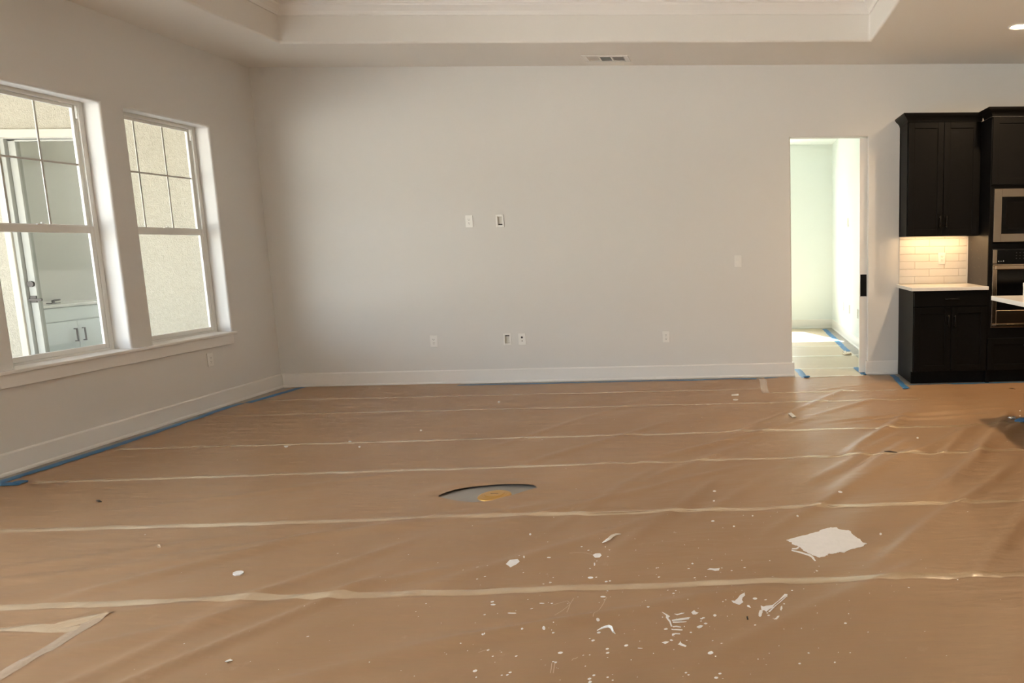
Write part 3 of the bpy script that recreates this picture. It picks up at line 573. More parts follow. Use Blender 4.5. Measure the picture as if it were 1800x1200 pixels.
for k, h in enumerate(FRONT): slider(3 + k, 'y', -9.55, h[0], h[1], 2.4, 2)
portal('portal_slider', (-0.24, (SLIDE[0] + SLIDE[1]) / 2, 1.22), SLIDE[1] - SLIDE[0], 2.44, (1, 0, 0))
for k, h in enumerate(FRONT): portal('portal_front_%d' % k, ((h[0] + h[1]) / 2, -9.64, 1.3), h[1] - h[0], 2.6, (0, 1, 0))

# ------------------------------------------------------------------ hall beyond the doorway
HX0, HX1, HY1, HZ = 2.6, 6.07, 4.31, 2.84
HW = (4.44, 5.345, 0.64, 2.405)
HW2 = (3.30, 4.205, 0.64, 2.405)
panel('wall_hall_end', 'y', HY1, 0.2, (HX0 - 0.2, HX1 + 0.2), (-0.05, 3.3), [HW, HW2], M['far'], 0.01)
struct(MB().box(HX1, HX1 + 0.1, 0.1405, HY1 - 0.0005, 0, 3.0).obj('wall_hall_right', M['far']))
struct(MB().box(HX0 - 0.1, HX0, 0.1405, HY1 - 0.0005, 0, 3.0).obj('wall_hall_left', M['far']))
struct(MB().box(HX0, HX1, 0.141, HY1 - 0.001, HZ, HZ + 0.1).obj('ceiling_hall', M['far']))
base_y('baseboard_hall_end', HX0, HX1, HY1, -1)
struct(MB().prism([(HX1 - p, q) for p, q in BP], 0.15, HY1 - 0.021, 'y').obj('baseboard_hall_right', M['trim']))
for k, w in enumerate((HW, HW2)):
    fr = MB(); fr.box(w[0], w[0] + .04, HY1 + .12, HY1 + .2, w[2], w[3]); fr.box(w[1] - .012, w[1], HY1 + .12, HY1 + .2, w[2], w[3])
    fr.box(w[0], w[1], HY1 + .12, HY1 + .2, w[3] - .03, w[3]); fr.box(w[0], w[1], HY1 + .12, HY1 + .2, w[2], w[2] + .03)
    r = struct(fr.obj('window_%d' % (3 + k), M['vinyl']))
    MB().box(w[0] + .03, w[1] - .01, HY1 + .16, HY1 + .165, w[2] + .02, w[3] - .02).obj('pane', M['hall_pane'], r)
    portal('portal_hall_%d' % k, ((w[0] + w[1]) / 2, HY1 + .24, (w[2] + w[3]) / 2), w[1] - w[0], w[3] - w[2], (0, -1, 0))

# pocket door, mostly slid into the wall
pd = struct(MB().box(5.767, 6.56, 0.052, 0.088, 0.012, 2.355).obj('door_1', M['trim'], bevel=0.002))
mb = MB(); mb.box(5.775, 5.838, 0.049, 0.0525, 0.795, 1.016); mb.obj('flush_pull', M['black_metal'], pd, bevel=0.001)

# ------------------------------------------------------------------ lanai and the wing outside the left windows
YW = -0.15
DX0, DX1 = -2.15, -1.24        # exterior door leaf
panel('wall_lanai', 'y', YW, 0.16, (-8.0, -0.205), (-0.1, 3.42), [(DX0 - 0.045, DX1 + 0.045, -0.06, 2.43)], M['stucco'])
struct(MB().box(-9, 0 - 0.205, -13.5, YW, -0.12, -0.04).obj('floor_lanai', M['concrete']))
struct(MB().box(-60, 40, -70, 60, -0.35, -0.165).obj('floor_yard', M['sand']))
LR = (-6.5, -3.3)              # lanai roof reaches out to x = LR[0], towards the camera to y = LR[1]
mb = MB(); mb.box(LR[0], -0.205, LR[1], YW, 2.80, 2.90); mb.box(LR[0], LR[0] + 0.25, LR[1], YW, 2.50, 2.80); mb.box(LR[0], -0.205, LR[1], LR[1] + 0.25, 2.50, 2.80)
struct(mb.obj('ceiling_lanai', M['stucco']))
struct(MB().box(LR[0], LR[0] + 0.3, LR[1], LR[1] + 0.3, -0.04, 2.50).obj('trim_lanai_post', M['stucco']))
# room in the wing
WX0, WX1, WY1 = -2.96, -0.21, 3.2
panel('wall_wing_left', 'x', WX0, -0.2, (0.012, WY1), (-0.05, 2.8), [], M['wing'])
struct(MB().box(WX1, WX1 + 0.1, 0.012, WY1, 0, 2.8).obj('wall_wing_right', M['wing']))
panel('wall_wing_end', 'y', WY1, 0.15, (WX0 - 0.2, WX1 + 0.1), (-0.05, 2.8), [(-1.6, -0.4, 0.9, 2.3)], M['wing'])
struct(MB().box(WX0 - 0.3, WX1 + 0.1, 0.012, WY1 + 0.3, 2.75, 2.85).obj('ceiling_wing', M['far']))
struct(MB().box(WX0 - 0.3, WX1 + 0.1, 0.012, WY1 + 0.3, -0.1, 0.0).obj('floor_wing', M['floor']))
struct(MB().box(-8.4, WX1, YW - 0.001 + 0.17, 5.0, 3.43, 3.55).obj('ceiling_wing_roof', M['concrete']))
panel('wall_wing_far', 'x', -8.0, -0.2, (0.02, 4.9), (-0.1, 3.42), [], M['stucco'])

# exterior door with one large glass light
fr = MB()
fr.box(DX0 - 0.045, DX0 - 0.006, YW - 0.012, YW + 0.15, -0.03, 2.43); fr.box(DX1 + 0.006, DX1 + 0.045, YW - 0.012, YW + 0.15, -0.03, 2.43)
fr.box(DX0 - 0.045, DX1 + 0.045, YW - 0.012, YW + 0.15, 2.392, 2.43)
ct = MB()
ct.box(DX0 - 0.105, DX0 - 0.045, YW - 0.030, YW - 0.001, -0.03, 2.475); ct.box(DX1 + 0.045, DX1 + 0.105, YW - 0.030, YW - 0.001, -0.03, 2.475)
ct.box(DX0 - 0.105, DX1 + 0.105, YW - 0.030, YW - 0.001, 2.40, 2.475)
d = struct(fr.obj('door_5', M['ext_door'], bevel=0.004))
ct.obj('casing', M['ext_trim'], d, bevel=0.004)
ws = MB(); ws.box(DX0 - 0.007, DX0 + 0.001, YW + 0.030, YW + 0.055, -0.03, 2.39); ws.box(DX1 - 0.001, DX1 + 0.007, YW + 0.030, YW + 0.055, -0.03, 2.39); ws.obj('dark_gap_strip', M['slot'], d)  # black strips closing the jamb gaps, standing in for their shade
lf = MB(); ly0, ly1 = YW + 0.02, YW + 0.06
lf.box(DX0, DX0 + 0.065, ly0, ly1, 0.0, 2.388); lf.box(DX1 - 0.065, DX1, ly0, ly1, 0.0, 2.388)
lf.box(DX0, DX1, ly0, ly1, 0.0, 0.20); lf.box(DX0, DX1, ly0, ly1, 2.372, 2.388)
leaf = lf.obj('door_leaf', M['ext_door'], d, bevel=0.003)
MB().box(DX0 + 0.06, DX1 - 0.06, YW + 0.037, YW + 0.043, 0.19, 2.375).obj('pane', M['door_pane'], leaf)
mb = MB(); mb.cyl((DX0 + 0.033, ly0 - 0.001, 1.065), (DX0 + 0.033, ly0 - 0.02, 1.065), 0.028, 16); mb.obj('deadbolt', M['bronze'], leaf)
mb = MB(); mb.box(DX0 + 0.006, DX0 + 0.062, ly0 - 0.012, ly0, 0.89, 0.955); mb.cyl((DX0 + 0.034, ly0 - 0.01, 0.92), (DX0 + 0.034, ly0 - 0.05, 0.92), 0.01, 10)
mb.box(DX0 + 0.026, DX0 + 0.145, ly0 - 0.056, ly0 - 0.040, 0.908, 0.930); mb.obj('lever_handle', M['bronze'], leaf, bevel=0.003)

# vanity seen through that door
v = thing('vanity_cabinet', 'pale vanity cabinet seen through the glass door outside the left window', 'cabinet', (-2.66, 0.62, 0))
MB().box(-0.27, 0.24, -0.43, 0.47, 0.10, 0.805).obj('carcass', M['vanity'], v)
MB().box(-0.27, 0.18, -0.42, 0.46, 0.0, 0.10).obj('toe_kick', M['vanity'], v)
MB().box(0.2405, 0.258, -0.425, 0.465, 0.662, 0.795).obj('drawer_front', M['vanity'], v, bevel=0.002)
for s, y0, y1 in ((-1, -0.425, -0.152), (1, -0.148, 0.465)):
    y0, y1 = ((-0.425, 0.0185) if s < 0 else (0.0215, 0.465))
    dd = MB().box(0.2405, 0.258, y0, y1, 0.11, 0.650).obj('door', M['vanity'], v, bevel=0.002)
    hy = 0.02 + (s * 0.05)
    hh = MB(); hh.box(0.258, 0.288, hy - 0.006, hy + 0.006, 0.562, 0.572); hh.box(0.258, 0.288, hy - 0.006, hy + 0.006, 0.435, 0.445); hh.box(0.280, 0.290, hy - 0.006, hy + 0.006, 0.435, 0.572)
    hh.obj('pull', M['bronze'], dd)
tag(MB().box(-0.285, 0.285, -0.44, 0.50, 0.0, 0.027).obj('vanity_countertop', M['quartz'], loc=(-2.66, 0.62, 0.8055), bevel=0.003), 'white vanity counter seen through the glass door outside', 'countertop')
mb = MB(); mb.box(-0.03, 0.03, -0.05, 0.05, 0, 0.008); mb.cyl((0, 0, 0.008), (0, 0, 0.035), 0.014, 10); mb.cyl((0, 0, 0.03), (0.07, 0, 0.04), 0.009, 8)
tag(mb.obj('faucet', M['bronze'], loc=(-2.58, 0.60, 0.833)), 'small dark faucet on the white vanity counter outside', 'faucet')

# ------------------------------------------------------------------ kitchen cabinets
CX, CR = 6.157, 6.858
def shaker(mb, x0, x1, z0, z1, yf, fw=0.057, t=0.020):
    """door whose front face is at y = yf (facing -y)"""
    mb.box(x0 + fw - .002, x1 - fw + .002, yf + 0.007, yf + t, z0 + fw - .002, z1 - fw + .002)
    mb.box(x0, x0 + fw, yf, yf + t, z0, z1); mb.box(x1 - fw, x1, yf, yf + t, z0, z1)
    mb.box(x0 + fw, x1 - fw, yf, yf + t, z0, z0 + fw); mb.box(x0 + fw, x1 - fw, yf, yf + t, z1 - fw, z1)
    return mb
def pull_v(mb, x, yf, z0, z1):
    mb.cyl((x, yf - 0.028, z0 - 0.012), (x, yf - 0.028, z1 + 0.012), 0.0055, 10)
    mb.cyl((x, yf, z0), (x, yf - 0.028, z0), 0.0045, 8); mb.cyl((x, yf, z1), (x, yf - 0.028, z1), 0.0045, 8); return mb
def pull_h(mb, x0, x1, yf, z):
    mb.cyl((x0 - 0.012, yf - 0.028, z), (x1 + 0.012, yf - 0.028, z), 0.0055, 10)
    mb.cyl((x0, yf, z), (x0, yf - 0.028, z), 0.0045, 8); mb.cyl((x1, yf, z), (x1, yf - 0.028, z), 0.0045, 8); return mb

bc = thing('base_cabinet', 'black base cabinet under the white counter right of the doorway', 'cabinet', (CX, 0, 0))
w = CR - CX - 0.002
mb = MB(); mb.prism([(-0.002, 0.0), (-0.548, 0.0), (-0.548, 0.115), (-0.609, 0.115), (-0.609, 0.8815), (-0.002, 0.8815)], 0.0, w, 'x')
mb.obj('carcass', M['black'], bc, bevel=0.002)
MB().box(-0.004, w, -0.560, -0.5485, 0.0, 0.114).obj('toe_kick', M['black'], bc, bevel=0.002)
yf = -0.632
dr = MB().box(0.006, w - 0.006, yf, -0.6095, 0.735, 0.868).obj('drawer', M['black'], bc, bevel=0.003)
pull_h(MB(), 0.300, 0.412, yf, 0.806).obj('pull', M['black_metal'], dr, smooth=True)
for s, x0, x1 in ((-1, 0.006, 0.353), (1, 0.357, w - 0.006)):
    dd = shaker(MB(), x0, x1, 0.124, 0.727, yf).obj('door', M['black'], bc, bevel=0.002)
    pull_v(MB(), 0.355 + s * 0.030, yf, 0.555, 0.640).obj('pull', M['black_metal'], dd, smooth=True)
tag(MB().box(CX - 0.026, CR - 0.001, -0.648, -0.001, 0.8825, 0.914).obj('kitchen_countertop', M['quartz'], bevel=0.003), 'short white quartz counter on the black base cabinet', 'countertop')

uc = thing('upper_cabinet', 'black wall cabinet with crown moulding above the lit tiles', 'cabinet', (CX, 0, 1.385))
mb = MB(); mb.box(0, w, -0.322, -0.001, 0.028, 1.075); mb.box(0, w, -0.322, -0.304, 0, 0.028); mb.box(0, 0.016, -0.304, -0.001, 0, 0.028); mb.box(w - 0.016, w, -0.304, -0.001, 0, 0.028)
mb.obj('carcass', M['black'], uc, bevel=0.002)
yf = -0.345
for s, x0, x1 in ((-1, 0.004, 0.339), (1, 0.343, w - 0.02)):
    dd = shaker(MB(), x0, x1, 0.008, 1.060, yf).obj('door', M['black'], uc, bevel=0.002)
    pull_v(MB(), 0.341 + s * 0.030, yf, 0.095, 0.180).obj('pull', M['black_metal'], dd, smooth=True)
# side panel face frame (left end)
mb = MB(); mb.box(-0.004, 0, -0.322, -0.29, 0, 1.06); mb.box(-0.004, 0, -0.035, -0.001, 0, 1.06); mb.box(-0.004, 0, -0.29, -0.035, 1.0, 1.06); mb.box(-0.004, 0, -0.29, -0.035, 0, 0.05)
mb.obj('end_panel', M['black'], uc)
def crown(mb, pts, z0, out_prof):
    """mitred run: pts are (x, y, outward x, outward y) stations"""
    st = []; n = len(out_prof)
    for x, y, ox, oy in pts:
        st.append(len(mb.v))
        for p, q in out_prof: mb.v.append((x + ox * p, y + oy * p, z0 + q))
    for a, b in zip(st, st[1:]):
        for i in range(n): j = (i + 1) % n; mb.f.append((a + i, b + i, b + j, a + j))
    mb.f.append(tuple(st[0] + i for i in range(n))); mb.f.append(tuple(st[-1] + i for i in reversed(range(n))))
    return mb
CP = [(0.0, 0.0), (0.006, 0.0), (0.008, 0.010), (0.014, 0.022), (0.026, 0.036), (0.040, 0.048), (0.050, 0.060), (0.054, 0.070), (0.054, 0.076), (-0.01, 0.076)]
crown(MB(), [(-0.001, -0.002, -1, 0), (-0.001, -0.3455, -1, -1), (w - 0.001, -0.3455, 0, -1)], 1.060, CP).obj('crown_moulding', M['black'], uc)
MB().box(0.05, w - 0.05, -0.17, -0.13, 0.012, 0.0275).obj('light_bar', M['led'], uc)
ld = bpy.data.lights.new('under_cabinet_light', 'AREA'); ld.shape = 'RECTANGLE'; ld.size = w - 0.12; ld.size_y = 0.03; ld.energy = 0.62; ld.color = (1.0, 0.60, 0.27)
lo = bpy.data.objects.new('under_cabinet_light', ld); col.objects.link(lo); lo.location = (CX + w / 2, -0.15, 1.394)

# tiled backsplash: every tile its own piece
bs = thing('tile_backsplash', 'glossy white subway tile backsplash lit by the lamp under the wall cabinet', 'backsplash', (CX, 0, 0.915))
BSW = CR - CX - 0.012
MB().box(0.0, BSW, -0.005, -0.0005, 0.0, 0.469).obj('grout', M['grout'], bs)
MB().box(BSW, BSW + 0.008, -0.012, -0.0005, 0.0, 0.469).obj('edge_strip', M['trim'], bs)
for r in range(7):
    z0 = 0.002 + r * 0.0742; z1 = min(z0 + 0.0711, 0.468)
    joints = [6.462, 6.762] if r % 2 else [6.315, 6.615]
    xs = [CX] + joints + [CX + BSW]
    if r == 6: z1 = 0.468
    if z1 - z0 < 0.01: continue
    for a, b in zip(xs, xs[1:]):
        jit = rng.uniform(-0.0005, 0.0005)
        MB().box(a - CX + 0.0016, b - CX - 0.0016, -0.0115 + jit, -0.0052, z0, z1).obj('tile', M['tile'], bs, bevel=0.0022)

# tall cabinet for the ovens
TW = 0.82
tc = thing('oven_tower_cabinet', 'tall black cabinet housing the microwave and wall oven', 'cabinet', (CR, 0, 0))
def U(mb, *a): mb.box(*a)
mb = MB()
U(mb, 0, 0.032, -0.611, -0.001, 0, 2.445); U(mb, TW - 0.032, TW, -0.611, -0.001, 0, 2.445)
U(mb, 0.032, TW - 0.032, -0.03, -0.001, 0.115, 2.445); U(mb, 0.032, TW - 0.032, -0.611, -0.03, 1.812, 2.445)
U(mb, 0.032, TW - 0.032, -0.611, -0.03, 1.258, 1.314); U(mb, 0.032, TW - 0.032, -0.611, -0.03, 0.115, 0.520)
mb.obj('carcass', M['black'], tc)
MB().box(0.0, TW, -0.560, -0.5485, 0.0, 0.114).obj('toe_kick', M['black'], tc)
yf = -0.632
dd = shaker(MB(), 0.006, TW - 0.006, 0.124, 0.425, yf).obj('drawer', M['black'], tc, bevel=0.002)
pull_h(MB(), TW / 2 - 0.06, TW / 2 + 0.06, yf, 0.36).obj('pull', M['black_metal'], dd, smooth=True)
for s, x0, x1 in ((-1, 0.006, TW / 2 - 0.002), (1, TW / 2 + 0.002, TW - 0.006)):
    dd = shaker(MB(), x0, x1, 1.842, 2.443, yf).obj('door', M['black'], tc, bevel=0.002)
    pull_v(MB(), TW / 2 + s * 0.03, yf, 1.90, 1.985).obj('pull', M['black_metal'], dd, smooth=True)
crown(MB(), [(-0.0005, -0.405, -1, 0), (-0.0005, -0.632, -1, -1), (TW, -0.632, 0, -1)], 2.445, CP).obj('crown_moulding', M['black'], tc)
# added satin sheet, its brown standing in for the lit tiles' reflection; pale scuffs
MB().box(-0.0035, -0.0003, -0.600, -0.0125, 0.916, 1.384).obj('end_panel', mat('brown_reflection_panel', (0.020, 0.014, 0.010, 1), 0.42, spec=0.40, bump=0.02), tc)
mb = MB()
for (y, z, L, a) in ((-0.10, 1.33, 0.05, 0.5), (-0.12, 1.25, 0.045, 0.4), (-0.14, 1.17, 0.06, -0.6), (-0.30, 1.24, 0.02, 0), (-0.34, 1.17, 0.05, 0.3), (-0.42, 1.18, 0.05, 1.0), (-0.10, 1.10, 0.02, 0.2), (-0.22, 1.08, 0.05, 0.1), (-0.36, 1.09, 0.05, 0.2), (-0.12, 0.965, 0.05, 0.2), (-0.40, 0.97, 0.04, 0.3), (-0.46, 1.30, 0.04, 1.2), (-0.05, 1.02, 0.02, 0.4)):
    c, s = math.cos(a), math.sin(a)
    p = [(-0.0040, y + c * L * t - s * 0.002 * u, z + s * L * t + c * 0.002 * u) for t, u in ((-.5, -1), (.5, -.4), (.5, .4), (-.5, 1))]
    b = len(mb.v); mb.v += p; mb.f.append((b, b + 1, b + 2, b + 3))
o = mb.obj('scuff_marks', mat('pale_scuff', (0.16, 0.13, 0.11, 1), 0.6, bump=0.01), tc); o['kind'] = 'stuff'

def frame4(mb, x0, x1, z0, z1, y0, y1, wl, wr, wb, wt):
    mb.box(x0, x0 + wl, y0, y1, z0, z1); mb.box(x1 - wr, x1, y0, y1, z0, z1)
    mb.box(x0 + wl, x1 - wr, y0, y1, z0, z0 + wb); mb.box(x0 + wl, x1 - wr, y0, y1, z1 - wt, z1); return mb
mw = thing('microwave', 'built-in stainless steel microwave above the wall oven', 'microwave', (CR + 0.032, -0.611, 1.318))
MW = TW - 0.064
MB().box(0.004, MW - 0.004, -0.002, 0.45, 0.004, 0.486).obj('body', M['slot'], mw)
frame4(MB(), 0, MW, 0.004, 0.486, -0.024, -0.0025, 0.072, 0.072, 0.074, 0.074).obj('trim_frame', M['steel'], mw, bevel=0.003)
dg = MB().box(0.0725, MW - 0.0725, -0.020, -0.0025, 0.0785, 0.4115).obj('door', M['dark_glass'], mw, bevel=0.002)
MB().box(0.115, MW - 0.20, -0.0208, -0.0201, 0.12, 0.37).obj('door_window', mat('window_mesh', (0.005, 0.0045, 0.004, 1), 0.3, spec=0.1, bump=0.01), dg)

ov = thing('wall_oven', 'built-in stainless steel wall oven below the microwave', 'oven', (CR + 0.032, -0.611, 0.523))
MB().box(0.004, MW - 0.004, -0.002, 0.5, 0.004, 0.73).obj('body', M['slot'], ov)
cp = MB().box(0.041, MW - 0.041, -0.022, -0.0025, 0.600, 0.728).obj('control_panel', M['dark_glass'], ov, bevel=0.002)
for s in (0, 1):
    x0 = 0.0 if s == 0 else MW - 0.0405
    MB().box(x0, x0 + 0.0405, -0.024, -0.0025, 0.600, 0.728).obj('panel_end', M['steel'], ov, bevel=0.002)
mark = mat('panel_print', (0.45, 0.45, 0.45, 1), 0.4, bump=0.01)
mb = MB(); mb.cyl((0.056, -0.0224, 0.622), (0.056, -0.0221, 0.622), 0.006, 12); mb.box(0.070, 0.088, -0.0224, -0.0221, 0.6205, 0.6235)
mb.cyl((0.102, -0.0224, 0.622), (0.102, -0.0221, 0.622), 0.0045, 6); mb.cyl((0.102, -0.0224, 0.629), (0.102, -0.0221, 0.629), 0.0025, 6)
mb.obj('panel_marks', mark, cp)
mb = MB()
for i in range(3):
    for j in range(3): mb.box(0.222 + i * 0.034 - 0.005, 0.222 + i * 0.034 + 0.005, -0.0224, -0.0221, 0.645 + j * 0.026, 0.648 + j * 0.026)
mb.obj('keypad_print', mat('keypad_grey', (0.10, 0.10, 0.10, 1), 0.4, bump=0.01), cp)['kind'] = 'stuff'
dr = frame4(MB(), 0, MW, 0.042, 0.594, -0.030, -0.0025, 0.043, 0.043, 0.125, 0.030).obj('oven_door', M['steel'], ov, bevel=0.003)
MB().box(0.0435, MW - 0.0435, -0.027, -0.004, 0.1675, 0.5635).obj('door_window', M['dark_glass'], dr)
mb = MB(); mb.box(0.010, MW - 0.010, -0.085, -0.065, 0.548, 0.580); mb.obj('handle', M['steel'], dr, bevel=0.006)
for x in (0.022, MW - 0.022): MB().box(x - 0.012, x + 0.012, -0.066, -0.0305, 0.548, 0.580).obj('handle_post', M['steel'], dr, bevel=0.003)
vt = MB().box(0.0, MW, -0.020, -0.0025, 0.006, 0.036).obj('vent_strip', M['steel'], ov, bevel=0.002)
MB().box(0.006, 0.05, -0.0208, -0.0202, 0.020, 0.032).obj('vent_slot', M['slot'], vt)

# kitchen island, only one corner of its counter is in the frame
isl = thing('kitchen_island', 'black kitchen island base under the overhanging white counter', 'island', (7.75, -2.9, 0))
MB().box(-0.95, 0.95, -1.0, 1.0, 0.10, 0.8795).obj('carcass', M['black'], isl)
MB().box(-0.90, 0.90, -0.95, 0.95, 0.0, 0.0995).obj('toe_kick', M['black'], isl)
for i in range(3): shaker(MB(), -0.93 + i * 0.62, -0.33 + i * 0.62, 0.12, 0.86, -1.022).obj('door', M['black'], isl)
tag(MB().box(6.462, 8.75, -3.95, -1.835, 0.881, 0.914).obj('island_countertop', mat('veined_quartz', (0.80, 0.77, 0.73, 1), 0.22, var=0.08, var_scale=3), bevel=0.003), 'white island counter jutting in at the right edge of the photo', 'countertop')
bxm = MB(); bxm.box(-0.05, 0.05, -0.04, 0.04, 0, 0.10)
bx = tag(bxm.obj('white_box', M['plastic'], loc=(6.722, -1.97, 0.9142), bevel=0.003), 'small white box standing on the island counter', 'box')
MB().box(-0.051, 0.051, -0.041, 0.041, 0.075, 0.103).obj('lid', M['plastic'], bx, bevel=0.002)

# ------------------------------------------------------------------ plates on the walls (built facing -y, then turned)
def outlet(label, loc, rz=0.0, kind='duplex', cat='outlet', group=None, w=0.072, opening=-1):
    name = {'duplex': 'power_outlet', 'media': 'recessed_cable_plate', 'coax': 'cable_jack_plate', 'switch': 'light_switch', 'double': 'light_switch'}[kind]
    t = thing(name, label, cat, loc, rz, group)
    mb = MB(); hw, hh = w / 2, 0.058
    if kind == 'media':
        frame4(mb, -hw - .002, hw + .002, -hh - .002, hh + .002, -0.007, -0.0005, 0.0155, 0.0155, 0.019, 0.019); mb.obj('plate', M['plastic'], t, bevel=0.002)
        b = MB(); b.box(-0.0215, 0.0215, 0.022, 0.024, -0.040, 0.040); b.box(-0.0225, -0.0215, -0.0005, 0.024, -0.040, 0.040); b.box(0.0215, 0.0225, -0.0005, 0.024, -0.040, 0.040)
        b.box(-0.0225, 0.0225, -0.0005, 0.024, 0.040, 0.041); b.box(-0.0225, 0.0225, -0.0005, 0.024, -0.041, -0.040)
        bb = b.obj('recess_box', M['recess'], t)
        z0, z1 = (-0.0395, -0.029) if opening < 0 else (0.029, 0.0395)
        MB().box(-0.0205, 0.0205, 0.012, 0.0218, z0, z1).obj('cable_opening', M['slot'], bb)
        return t
    mb.box(-hw, hw, -0.0075, -0.0005, -hh, hh); pl = mb.obj('plate', M['plastic'], t, bevel=0.003)
    if kind == 'duplex':
        s = MB().box(-0.0165, 0.0165, -0.0100, -0.0077, -0.0335, 0.0335).obj('socket', M['plastic'], t, bevel=0.002)
        k = MB()
        for dz in (-0.018, 0.018):
            k.box(-0.0075, -0.0050, -0.0104, -0.0101, dz - 0.002, dz + 0.007); k.box(0.0050, 0.0075, -0.0104, -0.0101, dz - 0.002, dz + 0.006); k.cyl((0, -0.0101, dz - 0.009), (0, -0.0104, dz - 0.009), 0.0028, 8)
        k.obj('contact_slots', M['slot'], s)
    elif kind == 'coax':
        k = MB(); k.cyl((0, -0.0076, 0.019), (0, -0.0090, 0.019), 0.0105, 16); k.obj('coax_jack', M['slot'], t)
        k = MB(); k.box(-0.0045, 0.0045, -0.0087, -0.0076, -0.021, -0.012); k.obj('data_jack', M['slot'], t)
    else:
        for cx in ((0,) if kind == 'switch' else (-0.023, 0.023)):
            k = MB(); k.prism([(-0.0076, -0.0335), (-0.0135, -0.0335), (-0.0085, 0.0), (-0.0105, 0.0335), (-0.0076, 0.0335)], cx - 0.0165, cx + 0.0165, 'x'); k.obj('rocker', M['plastic'], t, bevel=0.001)
    return t
outlet('white outlet high on the back wall, left of the upper recessed plate', (1.934, 0, 1.597))
outlet('recessed white cable plate high on the back wall', (2.229, 0, 1.598), kind='media', cat='wall plate')
outlet('leftmost low white outlet on the back wall', (1.511, 0, 0.430))
outlet('recessed white cable plate low on the back wall', (2.229, 0, 0.436), kind='media', cat='wall plate', opening=1)
outlet('white jack plate with a round black hole low on the back wall', (2.375, 0, 0.433), kind='coax', cat='wall plate')
outlet('low white outlet on the back wall, nearest the doorway', (3.803, 0, 0.429))
outlet('glossy white rocker switch on the back wall left of the doorway', (4.538, 0, 1.170), kind='switch', cat='light switch')
outlet('white outlet on the left wall under the window apron', (0, -0.975, 0.427), math.pi / 2)
outlet('white outlet on the lit subway tiles', (6.588, -0.0118, 1.166))
outlet('white double switch plate on the hall wall beyond the doorway', (HX1, 2.72, 1.608), -math.pi / 2, 'double', 'light switch', w=0.118)
outlet('low white outlet on the hall wall, farthest down the hall', (HX1, 3.10, 0.44), -math.pi / 2)
outlet('low white outlet on the hall wall, middle of the three', (HX1, 2.60, 0.44), -math.pi / 2)
outlet('low white outlet on the hall wall, nearest the doorway', (HX1, 1.93, 0.44), -math.pi / 2)

# ceiling vent: frame and three louvre banks
vn = thing('ceiling_vent', 'white rectangular air vent in the ceiling near the back wall', 'vent', (3.365, -0.287, H))
frame4(MB(), -0.20, 0.20, -0.0075, -0.0005, -0.11, 0.11, 0.0, 0.0, 0, 0)
mb = MB()
mb.box(-0.21, -0.165, -0.115, 0.115, -0.008, -0.0005); mb.box(0.165, 0.21, -0.115, 0.115, -0.008, -0.0005)
mb.box(-0.165, 0.165, -0.115, -0.075, -0.008, -0.0005); mb.box(-0.165, 0.165, 0.075, 0.115, -0.008, -0.0005)
for x in (-0.055, 0.055): mb.box(x - 0.007, x + 0.007, -0.075, 0.075, -0.008, -0.0005)
mb.obj('frame', M['plastic'], vn, bevel=0.002)
MB().box(-0.165, 0.165, -0.075, 0.075, -0.0015, -0.0004).obj('backing', M['slot'], vn)
for b, (x0, x1, tilt) in enumerate(((-0.163, -0.062, 1), (-0.048, 0.048, 0), (0.062, 0.163, -1))):
    if tilt:
        for i in range(8):
            x = x0 + (i + 0.5) * (x1 - x0) / 8
            MB().prism([(x - 0.0036, -0.0075 if tilt > 0 else -0.002), (x + 0.0036, -0.002 if tilt > 0 else -0.0075), (x + 0.0036, -0.003 if tilt > 0 else -0.0085), (x - 0.0036, -0.0085 if tilt > 0 else -0.003)], -0.074, 0.074, 'y').obj('slat', M['plastic'], vn)
    else:
        for i in range(10):
            y = -0.074 + (i + 0.5) * 0.0148
            MB().prism([(y - 0.0050, -0.0075), (y + 0.0050, -0.002), (y + 0.006, -0.003), (y - 0.006, -0.0085)], x0, x1, 'x').obj('slat', M['plastic'], vn)

# recessed lights
def downlight(x, y, energy, label):
    t = thing('recessed_light', label, 'ceiling light', (x, y, H), group='recessed kitchen lights')
    MB().lathe([(0.066, -0.002), (0.070, -0.007), (0.086, -0.006), (0.092, -0.0005), (0.066, -0.0005), (0.066, -0.002)], 40).obj('trim_ring', M['plastic'], t, smooth=True)
    MB().lathe([(0.0, -0.0045), (0.04, -0.0042), (0.0655, -0.003), (0.0655, -0.0006), (0, -0.0006)], 40).obj('lens', M['lens'], t, smooth=True)
    d = bpy.data.lights.new('recessed_light_lamp', 'AREA'); d.shape = 'DISK'; d.size = 0.12; d.energy = energy; d.color = (1.0, 0.70, 0.42); d.spread = math.radians(150)
    o = bpy.data.objects.new('recessed_light_lamp', d); col.objects.link(o); o.location = (x, y, H - 0.012)
downlight(6.832, -1.27, 9, 'glowing round recessed light in the ceiling above the kitchen')
for (x, y, w) in ((8.4, -1.27, 'deeper in the kitchen, level with the oven tower'), (6.832, -3.6, 'above the near end of the island'), (8.4, -3.6, 'above the far side of the island')): downlight(x, y, 3, 'unseen recessed ceiling light added ' + w)  # out-of-view downlights added for their warm light

